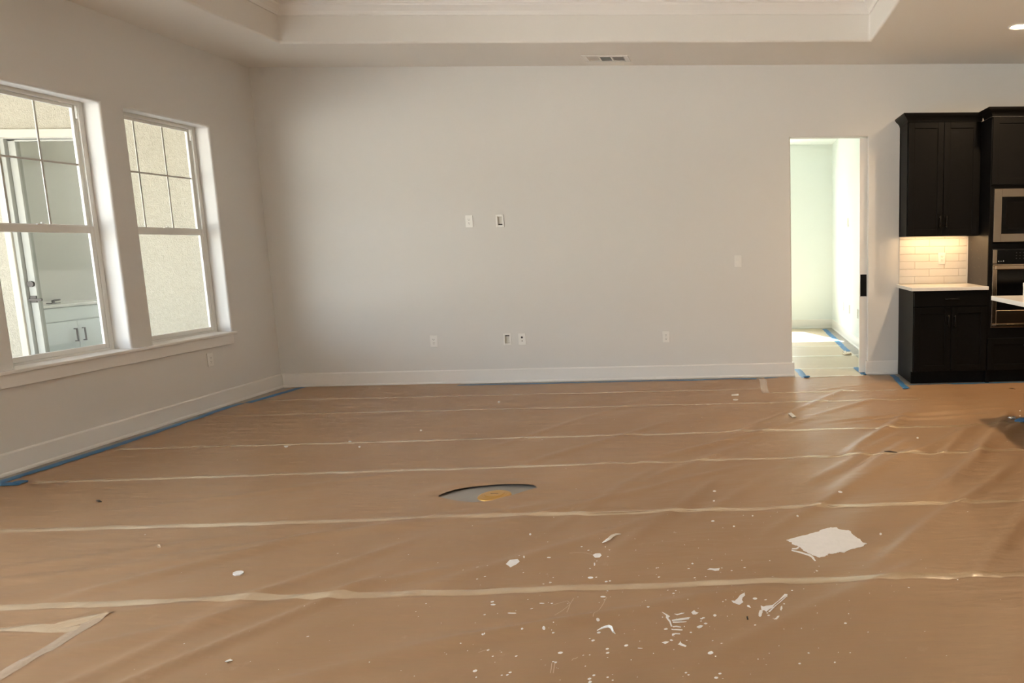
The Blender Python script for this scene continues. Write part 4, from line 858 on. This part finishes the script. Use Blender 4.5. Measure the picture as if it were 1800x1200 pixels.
# ------------------------------------------------------------------ paper floor covering
RIDGES = [  # x0, y0, x1, y1, width, height
    (5.204, -2.895, 5.756, -1.967, 0.060, 0.020), (5.572, -2.97, 6.064, -2.439, 0.055, 0.014), (5.281, -2.03, 6.45, -1.741, 0.040, 0.016), (5.3, -2.12, 6.3, -1.93, 0.035, 0.010),
    (4.908, -3.43, 5.556, -2.545, 0.06, 0.013), (2.476, -5.439, 2.95, -4.60, 0.045, 0.012), (2.30, -5.40, 2.62, -4.75, 0.05, 0.008), (1.226, -4.392, 1.966, -4.08, 0.05, 0.008), (1.883, -4.604, 2.447, -4.059, 0.05, 0.010),
    (2.537, -4.77, 2.928, -4.206, 0.05, 0.010), (3.3, -5.14, 4.462, -4.785, 0.05, 0.009), (3.966, -4.29, 4.328, -3.429, 0.055, 0.008), (4.135, -2.755, 5.031, -1.964, 0.045, 0.013), (4.503, -2.278, 5.442, -0.924, 0.05, 0.012),
    (5.6, -3.6, 6.5, -2.3, 0.06, 0.018), (5.5, -4.6, 6.4, -3.3, 0.055, 0.017), (4.3, -3.9, 4.9, -3.0, 0.06, 0.008), (3.2, -2.9, 3.9, -2.0, 0.05, 0.007), (6.05, -2.9, 6.55, -2.0, 0.05, 0.018),
    (2.9, -2.4, 3.6, -1.2, 0.05, 0.006), (1.3, -3.6, 2.4, -3.1, 0.05, 0.005), (3.6, -4.0, 3.95, -3.2, 0.05, 0.006), (5.0, -1.9, 5.6, -1.35, 0.04, 0.010), (5.3, -0.8, 5.8, -0.55, 0.04, 0.008),
    (4.7, -4.1, 5.5, -3.0, 0.05, 0.013), (5.1, -4.5, 6.0, -3.4, 0.05, 0.015), (5.0, -3.6, 5.6, -2.7, 0.05, 0.011), (5.9, -4.2, 6.6, -3.2, 0.06, 0.017), (5.75, -3.0, 6.2, -2.3, 0.045, 0.012),
    (2.2, -5.05, 3.2, -4.5, 0.05, 0.010), (1.0, -4.6, 2.2, -4.25, 0.05, 0.009), (3.0, -5.3, 3.9, -4.95, 0.04, 0.010), (1.6, -5.0, 2.6, -4.65, 0.05, 0.009), (1.9, -4.3, 3.0, -3.85, 0.05, 0.008), (3.3, -4.6, 4.0, -4.0, 0.05, 0.007), (4.0, -3.3, 4.6, -2.5, 0.05, 0.008), (4.4, -5.2, 5.2, -4.6, 0.05, 0.008),
    (2.75, -4.0, 3.4, -3.75, 0.06, 0.008), (3.4, -3.9, 4.4, -3.2, 0.04, 0.006)]
WAVES = []
for k in range(12):
    a = math.radians(rng.normal(140, 16)); lam = rng.uniform(0.28, 0.75)
    WAVES.append((math.cos(a) * 6.283 / lam, math.sin(a) * 6.283 / lam, rng.uniform(0, 6.28), rng.uniform(0.5, 1.0)))
def ph(x, y):
    x = np.asarray(x, float); y = np.asarray(y, float)
    h = np.zeros(np.broadcast(x, y).shape)
    for kx, ky, p, a in WAVES: h += a * np.sin(kx * x + ky * y + p + 0.8 * np.sin(0.9 * x - 0.7 * y + p))
    m = 0.22 + 0.78 * np.clip((x - 1.0) / 4.5, 0, 1)
    h = 0.0050 + 0.0011 * h * m
    for x0, y0, x1, y1, w, a in RIDGES:
        dx, dy = x1 - x0, y1 - y0; L = math.hypot(dx, dy); ux, uy = dx / L, dy / L
        s = (x - x0) * ux + (y - y0) * uy; t = -(x - x0) * uy + (y - y0) * ux
        t = t + 0.010 * np.sin(s * 5 + x0 * 9)
        win = np.clip((s + 0.25 * L) / (0.35 * L), 0, 1) * np.clip((1.25 * L - s) / (0.35 * L), 0, 1)
        win = win * win * (3 - 2 * win)
        h += 1.05 * a * win * np.exp(-(t / (0.72 * w)) ** 2)
    # the cut edge round the floor box stands up a little
    hx = (x - 3.10) / 0.30; hy = (y + 3.50) / 0.17
    h += 0.0075 * np.exp(-(hx ** 2 + hy ** 2 - 0.9) ** 2 * 1.6) * (1 + 0.25 * np.sign(y + 3.5))
    return np.maximum(h, 0.0022)
HOLE = []
def smooth_noise(x, s): return 0.006 * math.sin(3.1 * x + s * 2.7) + 0.004 * math.sin(7.3 * x + s) + 0.002 * math.sin(19 * x + s * 5)
SEAM = lambda k: (lambda x: {0: -0.690, 1: -1.305, 2: -2.300 + 0.011 * (x - 2.6), 3: -3.010 + 0.02 * (x - 3), 4: -3.868, 5: -4.707, 6: -5.56, 7: -6.42, 8: -7.28, 9: -8.14, 10: -9.0}[k] + 0.4 * smooth_noise(x, k))

cov = thing('paper_floor_covering', 'brown kraft paper sheets taped together over the main room floor', 'floor covering', (0, 0, 0))
def strip(x0, x1, yt, yb, parent, step=0.025, hole=None, name='paper_strip', base=None, left=None, m=None):
    """sheet between curves yt(x) (far edge) and yb(x) (near edge)"""
    nx = max(2, int(round((x1 - x0) / step))) + 1
    xs = np.linspace(x0, x1, nx)
    T = np.array([yt(x) for x in xs]); B = np.array([yb(x) for x in xs])
    ny = max(2, int(round(abs(T.mean() - B.mean()) / step))) + 1
    X = np.repeat(xs[:, None], ny, 1); f = np.linspace(0, 1, ny)[None, :]
    Y = T[:, None] * (1 - f) + B[:, None] * f
    if left: 
        off = np.array([[left(Y[i, j]) for j in range(ny)] for i in range(1)])
        fx = np.clip(1 - (X - x0) / 0.3, 0, 1); X = X + off * fx
    Hh = (base or ph)(X, Y)
    faces = []
    if hole is None:
        v = np.stack([X.ravel(), Y.ravel(), Hh.ravel()], 1).tolist()
        idx = np.arange(nx * ny).reshape(nx, ny)
        faces = np.stack([idx[:-1, :-1], idx[1:, :-1], idx[1:, 1:], idx[:-1, 1:]], -1).reshape(-1, 4).tolist()
    else:
        hp = np.array(hole)
        P = np.stack([X.ravel(), Y.ravel()], 1)
        d = np.min(np.hypot(P[:, None, 0] - hp[None, :, 0], P[:, None, 1] - hp[None, :, 1]), axis=1)
        border = np.zeros((nx, ny), bool); border[0] = border[-1] = True; border[:, 0] = border[:, -1] = True
        keep = (d > 0.010) | border.ravel()
        loop = [(i, 0) for i in range(nx)] + [(nx - 1, j) for j in range(1, ny)] + [(i, ny - 1) for i in range(nx - 2, -1, -1)] + [(0, j) for j in range(ny - 2, 0, -1)]
        new = np.cumsum(keep) - 1; ring = [int(new[i * ny + j]) for i, j in loop]
        P = P[keep]
        n0 = len(P); pts = [Vector(p) for p in P.tolist()] + [Vector(p) for p in hole]
        edges = [(n0 + i, n0 + (i + 1) % len(hole)) for i in range(len(hole))] + list(zip(ring, ring[1:] + ring[:1]))
        vo, eo, fo, *_ = delaunay_2d_cdt(pts, edges, [], 0, 1e-6)
        hx, hy = hp[:, 0], hp[:, 1]
        def inside(px, py):
            c = False; j = len(hx) - 1
            for i in range(len(hx)):
                if (hy[i] > py) != (hy[j] > py) and px < (hx[j] - hx[i]) * (py - hy[i]) / (hy[j] - hy[i]) + hx[i]: c = not c
                j = i
            return c
        vx = np.array([p.x for p in vo]); vy = np.array([p.y for p in vo])
        v = np.stack([vx, vy, ph(vx, vy)], 1).tolist()
        for fc in fo:
            cx = sum(vx[i] for i in fc) / len(fc); cy = sum(vy[i] for i in fc) / len(fc)
            if cy > yt(cx) + 0.0006 or cy < yb(cx) - 0.0006: continue
            if not (2.8 < cx < 3.42 and -3.7 < cy < -3.3 and inside(cx, cy)): faces.append(tuple(fc))
    me = bpy.data.meshes.new(name); me.from_pydata(v, [], faces); me.update()
    bm = bmesh.new(); bm.from_mesh(me); bmesh.ops.recalc_face_normals(bm, faces=bm.faces)
    if bm.faces and sum(f.normal.z for f in bm.faces) < 0: bmesh.ops.reverse_faces(bm, faces=bm.faces)
    bm.to_mesh(me); bm.free()
    me.materials.append(m or M['paper']); me.polygons.foreach_set('use_smooth', [True] * len(me.polygons))
    o = bpy.data.objects.new(name, me); col.objects.link(o); o.parent = parent
    return o
def seam_tape(x0, x1, yc, parent, wd=0.05, m=None, along='x', base=None, lift=0.0023, name='seam_tape', step=0.03, seed=0):
    n = max(2, int((x1 - x0) / step)) + 1; t = np.linspace(x0, x1, n)
    c = np.array([yc(a) for a in t]) + 0.0025 * np.sin(t * 23 + seed) + 0.002 * np.sin(t * 9 + seed * 2)
    v = []; hf = base or ph
    for q in (-0.5, -0.17, 0.17, 0.5):
        ww = wd * (1 + 0.06 * np.sin(t * 31 + q * 4 + seed))
        yy = c + q * ww
        zz = hf(t, yy) if along == 'x' else hf(yy, t)
        zz = zz + lift * (1.0 if abs(q) < 0.3 else 0.42) + 0.0005 * np.sin(t * 61 + q * 9)
        v.append(np.stack([t, yy, zz], 1) if along == 'x' else np.stack([yy, t, zz], 1))
    V = np.stack(v, 1).reshape(-1, 3).tolist(); idx = np.arange(n * 4).reshape(n, 4)
    F = np.stack([idx[:-1, :-1], idx[1:, :-1], idx[1:, 1:], idx[:-1, 1:]], -1).reshape(-1, 4).tolist()
    me = bpy.data.meshes.new(name); me.from_pydata(V, [], F); me.update()
    bm = bmesh.new(); bm.from_mesh(me); bmesh.ops.recalc_face_normals(bm, faces=bm.faces)
    if sum(f.normal.z for f in bm.faces) < 0: bmesh.ops.reverse_faces(bm, faces=bm.faces)
    bm.to_mesh(me); bm.free()
    me.materials.append(m or M['seam']); me.polygons.foreach_set('use_smooth', [True] * len(me.polygons))
    o = bpy.data.objects.new(name, me); col.objects.link(o)
    if parent: o.parent = parent
    return o
const = lambda c: (lambda x: c)
LE = lambda y: 0.02 * math.sin(2.1 * y) + 0.008 * math.sin(9 * y)      # wandering left edge
XL = 0.115
far_edge = lambda x: -0.022 if 0.25 < x < 1.72 else (-0.15 if x > 1.80 else -0.10)
strip(XL, 4.752, lambda x: -0.030 if x < 1.75 else -0.030 - 0.115 * min(1, (x - 1.75) / 0.15), SEAM(0), cov, left=LE)
y13 = lambda x: -0.885 + 0.3 * smooth_noise(x, 3)
strip(4.752, 6.085, const(-0.10), y13, cov)
strip(XL, 4.752, SEAM(0), SEAM(1), cov, left=LE)
strip(4.752, 8.9, lambda x: y13(x) if x < 6.085 else max(-0.655, -0.655), lambda x: SEAM(1)(x), cov)
strip(XL, 6.78, SEAM(1), SEAM(2), cov, left=LE)
strip(6.78, 8.9, SEAM(1), const(-1.84), cov)
strip(XL, 6.78, SEAM(2), SEAM(3), cov, left=LE)
strip(XL, 6.78, SEAM(3), SEAM(4), cov, hole=None if not HOLE_PTS else HOLE_PTS, left=None)
strip(XL, 6.78, SEAM(4), SEAM(5), cov, left=LE)
strip(XL, 6.78, SEAM(5), SEAM(6), cov, left=LE)
for k in range(6, 9): strip(XL, 6.78 if k < 7 else 9.5, SEAM(k), SEAM(k + 1), cov, step=0.06)
for k, xa, xb in ((0, 0.16, 4.74), (1, 0.16, 6.05), (2, 0.22, 6.6), (3, 0.33, 6.6), (4, 0.15, 6.6), (5, 0.15, 6.6), (6, 0.15, 6.7)):
    seam_tape(xa, xb, SEAM(k), cov, wd=0.05 if k > 1 else 0.045, seed=k * 1.7)
seam_tape(4.80, 5.95, y13, cov, wd=0.045, seed=4)
seam_tape(-0.90, -0.165, const(4.755), cov, wd=0.068, along='y', lift=0.0026, m=M['seam_grey'], seed=2)
seam_tape(0.2, 2.10, const(-4.895), cov, wd=0.045, lift=0.0024, seed=8)
seam_tape(-5.9, -4.83, lambda y: 2.11 + 0.01 * (y + 5), cov, wd=0.05, along='y', lift=0.0022, m=M['seam_grey'], seed=5)
# a loose end of tape folded up where the two meet
seam_tape(2.00, 2.135, lambda x: -4.885 + 0.55 * (x - 2.0), cov, wd=0.055, lift=0.0034, name='tape_end', seed=3)

# dried paint on the paper
def splat(pts, name, parent, m=None, up=0.0012, step=0.02, thick=True):
    P = np.array(pts)
    if len(P) < 3: return None
    lo, hi = P.min(0), P.max(0)
    pv = [Vector(p) for p in pts]
    if (hi - lo).max() > 0.05:
        gx = np.arange(lo[0] + step / 2, hi[0], step); gy = np.arange(lo[1] + step / 2, hi[1], step)
        for a in gx:
            for b in gy: pv.append(Vector((a + 0.001, b)))
    try:
        vo, eo, fo, *_ = delaunay_2d_cdt(pv, [], [list(range(len(pts)))], 1, 1e-7)
    except Exception: return None
    vx = np.array([p.x for p in vo]); vy = np.array([p.y for p in vo])
    z = ph(vx, vy) + up + 0.0004 * np.sin(vx * 310) * np.sin(vy * 270)
    bm = bmesh.new(); vs = [bm.verts.new((a, b, c)) for a, b, c in zip(vx, vy, z)]
    for fc in fo:
        try: bm.faces.new([vs[i] for i in fc])
        except ValueError: pass
    bmesh.ops.recalc_face_normals(bm, faces=bm.faces)
    if sum(f.normal.z for f in bm.faces) < 0: bmesh.ops.reverse_faces(bm, faces=bm.faces)
    be = [e for e in bm.edges if e.is_boundary]
    r = bmesh.ops.extrude_edge_only(bm, edges=be)
    for g in r['geom']:
        if isinstance(g, bmesh.types.BMVert): g.co.z -= up + 0.001
    if parent is None: return bm
    me = bpy.data.meshes.new(name); bm.to_mesh(me); bm.free()
    me.materials.append(m or M['paint'])
    o = bpy.data.objects.new(name, me); col.objects.link(o); o.parent = parent
    return o
def ragged(pts, amp, sub):
    out = []
    for i in range(len(pts)):
        a, b = Vector(pts[i]), Vector(pts[(i + 1) % len(pts)]); nrm = Vector((-(b - a).y, (b - a).x))
        if nrm.length: nrm.normalize()
        for k in range(sub):
            p = a.lerp(b, k / sub) + nrm * (rng.uniform(-amp, amp) if k else rng.uniform(-amp, amp) * .3)
            out.append((p.x, p.y))
    return out
STRINGS.append(POLY.pop('trail')[:4])
for k, pts in POLY.items():
    if k == 'patch': splat(ragged(pts, 0.0035, 3), 'paint_patch', cov, step=0.02)['label'] = 'large ragged patch of dried white paint'
    else: splat(ragged(pts, 0.0008, 2), 'paint_splash', cov, up=0.001)
for pts in SPOTS:
    P = np.array(pts); s = (P.max(0) - P.min(0))
    if s.max() > 0.016: splat(pts, 'paint_spot', cov, up=0.001)
bm = bmesh.new()
def dot(x, y, r, e, a):
    n = 6; z = float(ph(x, y)) + 0.0012; c, s = math.cos(a), math.sin(a)
    vs = []
    for i in range(n):
        t = 6.283 * i / n; px, py = r * math.cos(t) * e, r * math.sin(t)
        qx, qy = x + c * px - s * py, y + s * px + c * py
        vs.append(bm.verts.new((qx, qy, float(ph(qx, qy)) + 0.0007)))
    top = bm.verts.new((x, y, z))
    for i in range(n): bm.faces.new((vs[i], vs[(i + 1) % n], top))
for pts in SPOTS:
    P = np.array(pts); s = (P.max(0) - P.min(0))
    if s.max() <= 0.016: c = P.mean(0); dot(c[0], c[1], s.max() / 2, 1.1, rng.uniform(0, 3))
for _ in range(270):
    x = rng.normal(4.05, 0.55); y = rng.normal(-4.9, 0.42)
    if y > -3.3 or y < -6 or x > 6.2: continue
    dot(x, y, abs(rng.normal(0, 0.0012)) + 0.0008, rng.uniform(1, 1.8), rng.uniform(0, 3))
for _ in range(90):
    dot(rng.uniform(1.2, 6.3), rng.uniform(-5.5, -0.8), abs(rng.normal(0, 0.0014)) + 0.0009, rng.uniform(1, 1.8), rng.uniform(0, 3))
me = bpy.data.meshes.new('paint_specks'); bm.to_mesh(me); bm.free(); me.materials.append(M['paint'])
o = bpy.data.objects.new('paint_specks', me); col.objects.link(o); o.parent = cov; o['kind'] = 'stuff'
for pts in STRINGS:
    t = []
    for i in range(len(pts) - 1):
        for k in range(5):
            q = k / 5; t.append((pts[i][0] * (1 - q) + pts[i + 1][0] * q, pts[i][1] * (1 - q) + pts[i + 1][1] * q))
    t.append(pts[-1]); P = np.array(t); d = np.gradient(P, axis=0); nn = np.stack([-d[:, 1], d[:, 0]], 1) / np.maximum(np.hypot(d[:, 0], d[:, 1]), 1e-6)[:, None]
    A, B = P + nn * 0.0013, P - nn * 0.0013
    v = [(a[0], a[1], float(ph(a[0], a[1])) + 0.0010) for a in A] + [(b[0], b[1], float(ph(b[0], b[1])) + 0.0010) for b in B]; n = len(P)
    mb = MB(); mb.v = v; mb.f = [(i, i + 1, n + i + 1, n + i) for i in range(n - 1)]
    mb.obj('paint_drip', M['smear'], cov)

# floor box cover seen through the slit in the paper
fb = thing('floor_outlet_cover', 'round brass floor outlet cover showing through a slit in the paper', 'floor outlet', (3.155, -3.535, 0.0005))
MB().lathe([(0.0, 0.0105), (0.058, 0.0105), (0.066, 0.0085), (0.076, 0.008), (0.086, 0.004), (0.088, 0.0), (0, 0)], 44).obj('cover_ring', M['brass'], fb, smooth=False)
lid = MB().lathe([(0.0, 0.0145), (0.048, 0.014), (0.054, 0.011), (0.054, 0.0106), (0, 0.0106)], 40).obj('lid', M['brass'], fb)
MB().box(-0.02, 0.02, -0.0025, 0.0025, 0.0143, 0.0152).obj('slot', M['slot'], lid)

# ------------------------------------------------------------------ blue painter's tape
def tape(label, x0, x1, c, along, wd, group=None, base=None, lift=0.0022, seed=0):
    o = seam_tape(x0, x1, c, None, wd=wd, m=M['blue_tape'], along=along, base=base, lift=lift, name='painters_tape', step=0.025, seed=seed)
    return tag(o, label, 'tape')
def edge_base(x, y):
    # from the bare floor up on to the paper edge
    x = np.asarray(x, float); y = np.asarray(y, float)
    s = np.clip((x - 0.06) / 0.06, 0, 1); return 0.0008 + s * (ph(x, y) + 0.0006)
lx = lambda y: 0.112 + 0.02 * math.sin(2.1 * y) + 0.004 * math.sin(13 * y) + (0.03 if y > -0.75 else 0)
tape('blue tape along the left baseboard, longest strip from midway to near the corner', -2.42, -0.80, lx, 'y', 0.075, base=edge_base, seed=1)
tape('short blue tape slanting into the back left corner', -0.80, -0.06, lambda y: 0.150 + 0.10 * (y + 0.80), 'y', 0.075, base=edge_base, seed=2)
tape('blue tape along the left baseboard with curled black-shadowed edge', -3.02, -2.36, lambda y: lx(y) + 0.004, 'y', 0.082, base=edge_base, lift=0.0045, seed=3)
tape('blue tape along the left baseboard, nearest the camera', -5.2, -2.95, lambda y: lx(y) + 0.012 * math.sin(8 * y), 'y', 0.085, base=edge_base, lift=0.004, seed=4)
tape('torn blue tape stub sticking out at the left edge of the photo', 0.10, 0.285, lambda x: -3.095 + 0.12 * (x - 0.1), 'x', 0.07, lift=0.0065, seed=5)
def back_base(x, y):
    x = np.asarray(x, float); y = np.asarray(y, float); s = np.clip((-y - 0.09) / 0.05, 0, 1); return 0.0008 + s * (ph(x, y) + 0.0006)
tape('long blue tape along the middle of the back baseboard', 1.76, 4.70, lambda x: -0.128 - 0.006 * math.sin(3 * x), 'x', 0.072, base=back_base, seed=6)
tape('blue tape along the back baseboard between the short tan tape and the doorway', 4.78, 5.09, lambda x: -0.105, 'x', 0.06, base=back_base, seed=7)
tape('blue tape slanting away from the corner of the black base cabinet', -0.86, -0.10, lambda y: 6.063 + 0.04 * (y + 0.5), 'y', 0.055, lift=0.004, seed=8)
def cab_base(x, y):
    x = np.asarray(x, float); y = np.asarray(y, float); s = np.clip((-y - 0.62) / 0.04, 0, 1); return 0.0008 + s * (ph(x, y) + 0.0006)
tape('blue tape along the foot of the black cabinets', 6.12, 7.6, const(-0.640), 'x', 0.06, base=cab_base, seed=9)
hall_h = lambda x, y: 0.0035 + 0.0022 * (np.sin(np.asarray(x) * 7 + np.asarray(y) * 3) * np.sin(np.asarray(y) * 5 - np.asarray(x) * 2) + 1) * np.clip((1.2 - np.asarray(y)), 0, 1) + 0 * np.asarray(x)
tape('blue tape at the left jamb of the doorway', -0.16, 0.36, lambda y: 5.175 - 0.05 * (y), 'y', 0.07, base=hall_h, lift=0.004, seed=10)
tape('blue tape at the right jamb of the doorway', -0.06, 0.40, lambda y: 5.800 - 0.04 * y, 'y', 0.06, base=hall_h, lift=0.004, seed=11)
tape('long blue tape on the hall floor beyond the doorway', 1.62, 4.12, lambda y: 5.905 + 0.01 * (y - 3), 'y', 0.075, base=hall_h, lift=0.0025, seed=12)
# crumpled ends
def crumple(loc, size, m, label, cat='tape', seed=0, name='tape_scrap'):
    r = np.random.RandomState(seed); bm = bmesh.new()
    bmesh.ops.create_icosphere(bm, subdivisions=2, radius=1.0)
    for v in bm.verts:
        k = 0.65 + 0.6 * r.rand(); v.co = Vector((v.co.x * size[0] * k, v.co.y * size[1] * k, (v.co.z * k + 1.0) * size[2] * 0.5))
    mz = min(v.co.z for v in bm.verts)
    for v in bm.verts: v.co.z -= mz
    me = bpy.data.meshes.new(name); bm.to_mesh(me); bm.free(); me.materials.append(m)
    o = bpy.data.objects.new(name, me); col.objects.link(o); o.location = (loc[0], loc[1], float(ph(loc[0], loc[1])) + 0.001)
    return tag(o, label, cat)
crumple((5.205, -0.145), (0.035, 0.022, 0.022), M['blue_tape'], 'crumpled dark blue tape end at the foot of the left door jamb', seed=3)
crumple((5.80, -0.075), (0.016, 0.014, 0.012), M['blue_tape'], 'crumpled blue tape end at the foot of the right door jamb', seed=4)
crumple((6.035, -0.855), (0.030, 0.020, 0.016), M['blue_tape'], 'crumpled blue tape end on the paper near the black base cabinet', seed=5)
crumple((0.245, -3.055), (0.040, 0.026, 0.010), M['blue_tape'], 'crumpled blue tape end at the left edge of the photo', seed=6)
crumple((6.63, -2.20), (0.10, 0.055, 0.030), M['blue_tape'], 'crumpled blue tape on the floor at the right edge of the photo', seed=7)
crumple((6.545, -2.135), (0.030, 0.022, 0.022), M['silver'], 'shiny plastic scrap beside the blue tape at the right edge', 'scrap', seed=8, name='plastic_scrap')

# ------------------------------------------------------------------ loose scraps on the floor
def flat(label, pts, m, cat='scrap', up=0.003, name='paper_scrap', base=None, lift_edge=0.004):
    c = np.array(pts).mean(0); n = len(pts); hf = base or ph
    mb = MB()
    for dz in (0.0012, up):
        for i, p in enumerate(pts):
            mb.v.append((p[0] - c[0], p[1] - c[1], float(hf(p[0], p[1])) + dz + lift_edge * (0.5 + 0.5 * math.sin(i * 2.3)) * (1 if dz == up else 0.8)))
    mb.f = [tuple(range(n - 1, -1, -1)), tuple(range(n, 2 * n))] + [(i, (i + 1) % n, n + (i + 1) % n, n + i) for i in range(n)]
    o = mb.obj(name, m); o.location = (c[0], c[1], 0)
    return tag(o, label, cat)
flat('oval white plaster chip on the paper in the left foreground', [(2.362, -4.462), (2.368, -4.448), (2.382, -4.442), (2.400, -4.452), (2.409, -4.468), (2.404, -4.482), (2.387, -4.487), (2.370, -4.476)], M['scrap'], 'chip', name='plaster_chip', lift_edge=0.001, up=0.006)
flat('bent white scrap on the paper in front of the doorway', [(4.893, -1.782), (4.917, -1.764), (4.948, -1.86), (4.942, -1.885), (4.915, -1.901)], M['scrap'], lift_edge=0.012)
flat('small white scrap near the short tan tape by the doorway', [(4.449, -0.952), (4.510, -0.933), (4.510, -0.985), (4.449, -1.003)], M['scrap'])
flat('dark bark-like crumb on the paper near the left baseboard', [(0.985, -3.436), (1.005, -3.438), (1.037, -3.462), (1.030, -3.472), (1.000, -3.452)], M['dirt'], 'crumb', name='dark_crumb')
flat('tiny pale crumb on the paper left of the brass cover', [(1.821, -4.138), (1.834, -4.140), (1.854, -4.163), (1.841, -4.165)], M['smear'], 'crumb', name='pale_crumb')
flat('thin white sliver on the paper at the bottom left', [(2.786, -5.169), (2.796, -5.158), (2.806, -5.161), (2.796, -5.174)], M['scrap'], name='white_sliver')
flat('tiny dark crumb among the paint splashes in the foreground', [(4.493, -4.990), (4.498, -4.990), (4.500, -5.006), (4.495, -5.012)], M['dirt'], 'crumb', name='dark_crumb')
flat('dark torn flecks on the seam of the paper right of centre', [(5.415, -2.925), (5.450, -2.932), (5.495, -2.945), (5.490, -2.960), (5.450, -2.945), (5.420, -2.938)], M['dirt'], 'fleck', name='dark_fleck')
flat('dark sliver on the paper in front of the oven tower', [(6.96, -0.945), (6.985, -0.955), (7.005, -0.985), (6.995, -0.985)], M['dirt'], 'fleck', name='dark_fleck')
flat('crumpled tan scrap by the blue tape on the hall floor', [(5.782, 1.35), (5.80, 1.46), (5.827, 1.56), (5.855, 1.55), (5.842, 1.40), (5.896, 1.344), (5.878, 1.277), (5.798, 1.288)], M['seam'], base=hall_h, lift_edge=0.03)
def ribbon(label, pts, wd, lift):
    t = []
    for i in range(len(pts) - 1):
        for k in range(4):
            q = k / 4; t.append((pts[i][0] * (1 - q) + pts[i + 1][0] * q, pts[i][1] * (1 - q) + pts[i + 1][1] * q))
    t.append(pts[-1]); P = np.array(t); n = len(P); d = np.gradient(P, axis=0); nn = np.stack([-d[:, 1], d[:, 0]], 1) / np.hypot(d[:, 0], d[:, 1])[:, None]
    u = np.linspace(0, 1, n); ww = wd * (0.35 + 0.65 * np.sin(np.pi * (0.1 + 0.85 * u))); zz = lift * np.sin(np.pi * u) + 0.002
    c = P.mean(0); mb = MB()
    for s, dz in ((1, 0), (-1, 0), (1, 0.0015), (-1, 0.0015)):
        for i in range(n):
            q = P[i] + nn[i] * ww[i] * s / 2; mb.v.append((q[0] - c[0], q[1] - c[1], float(ph(q[0], q[1])) + zz[i] + dz + (0.006 if s > 0 else 0) * np.sin(np.pi * u[i])))
    for i in range(n - 1):
        mb.f += [(i, i + 1, n + i + 1, n + i), (2 * n + i, 2 * n + i + 1, 3 * n + i + 1, 3 * n + i), (i, i + 1, 2 * n + i + 1, 2 * n + i), (n + i, n + i + 1, 3 * n + i + 1, 3 * n + i)]
    mb.f += [(0, n, 3 * n, 2 * n), (n - 1, 2 * n - 1, 4 * n - 1, 3 * n - 1)]
    o = mb.obj('paint_peel', M['scrap']); o.location = (c[0], c[1], 0); return tag(o, label, 'scrap')
ribbon('curled white paint peel lying beyond the foreground paint splashes', PEEL1, 0.012, 0.008)
ribbon('arched white paint peel among the foreground paint splashes', PEEL2, 0.006, 0.010)

# paper in the hall
hcov = thing('paper_floor_covering', 'kraft paper covering the hall floor beyond the doorway', 'floor covering', (0, 0, 0))
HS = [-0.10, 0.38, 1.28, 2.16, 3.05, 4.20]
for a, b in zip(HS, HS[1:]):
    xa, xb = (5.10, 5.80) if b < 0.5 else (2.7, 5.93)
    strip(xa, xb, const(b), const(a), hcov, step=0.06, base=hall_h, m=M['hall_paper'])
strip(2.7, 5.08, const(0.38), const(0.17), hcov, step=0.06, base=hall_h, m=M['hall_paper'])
for k, y in enumerate(HS[:-1]):
    xa, xb = (5.13, 5.78) if y < 0.5 else (2.8, 5.90)
    seam_tape(xa, xb, (lambda yy: (lambda x: yy + 0.012 * math.sin(6 * x + yy)))(y), hcov, wd=0.045, base=hall_h, seed=k, m=M['seam_pale'])
seam_tape(2.8, 5.97, const(1.31), hcov, wd=0.05, base=hall_h, seed=9, lift=0.003, m=M['seam_pale'])
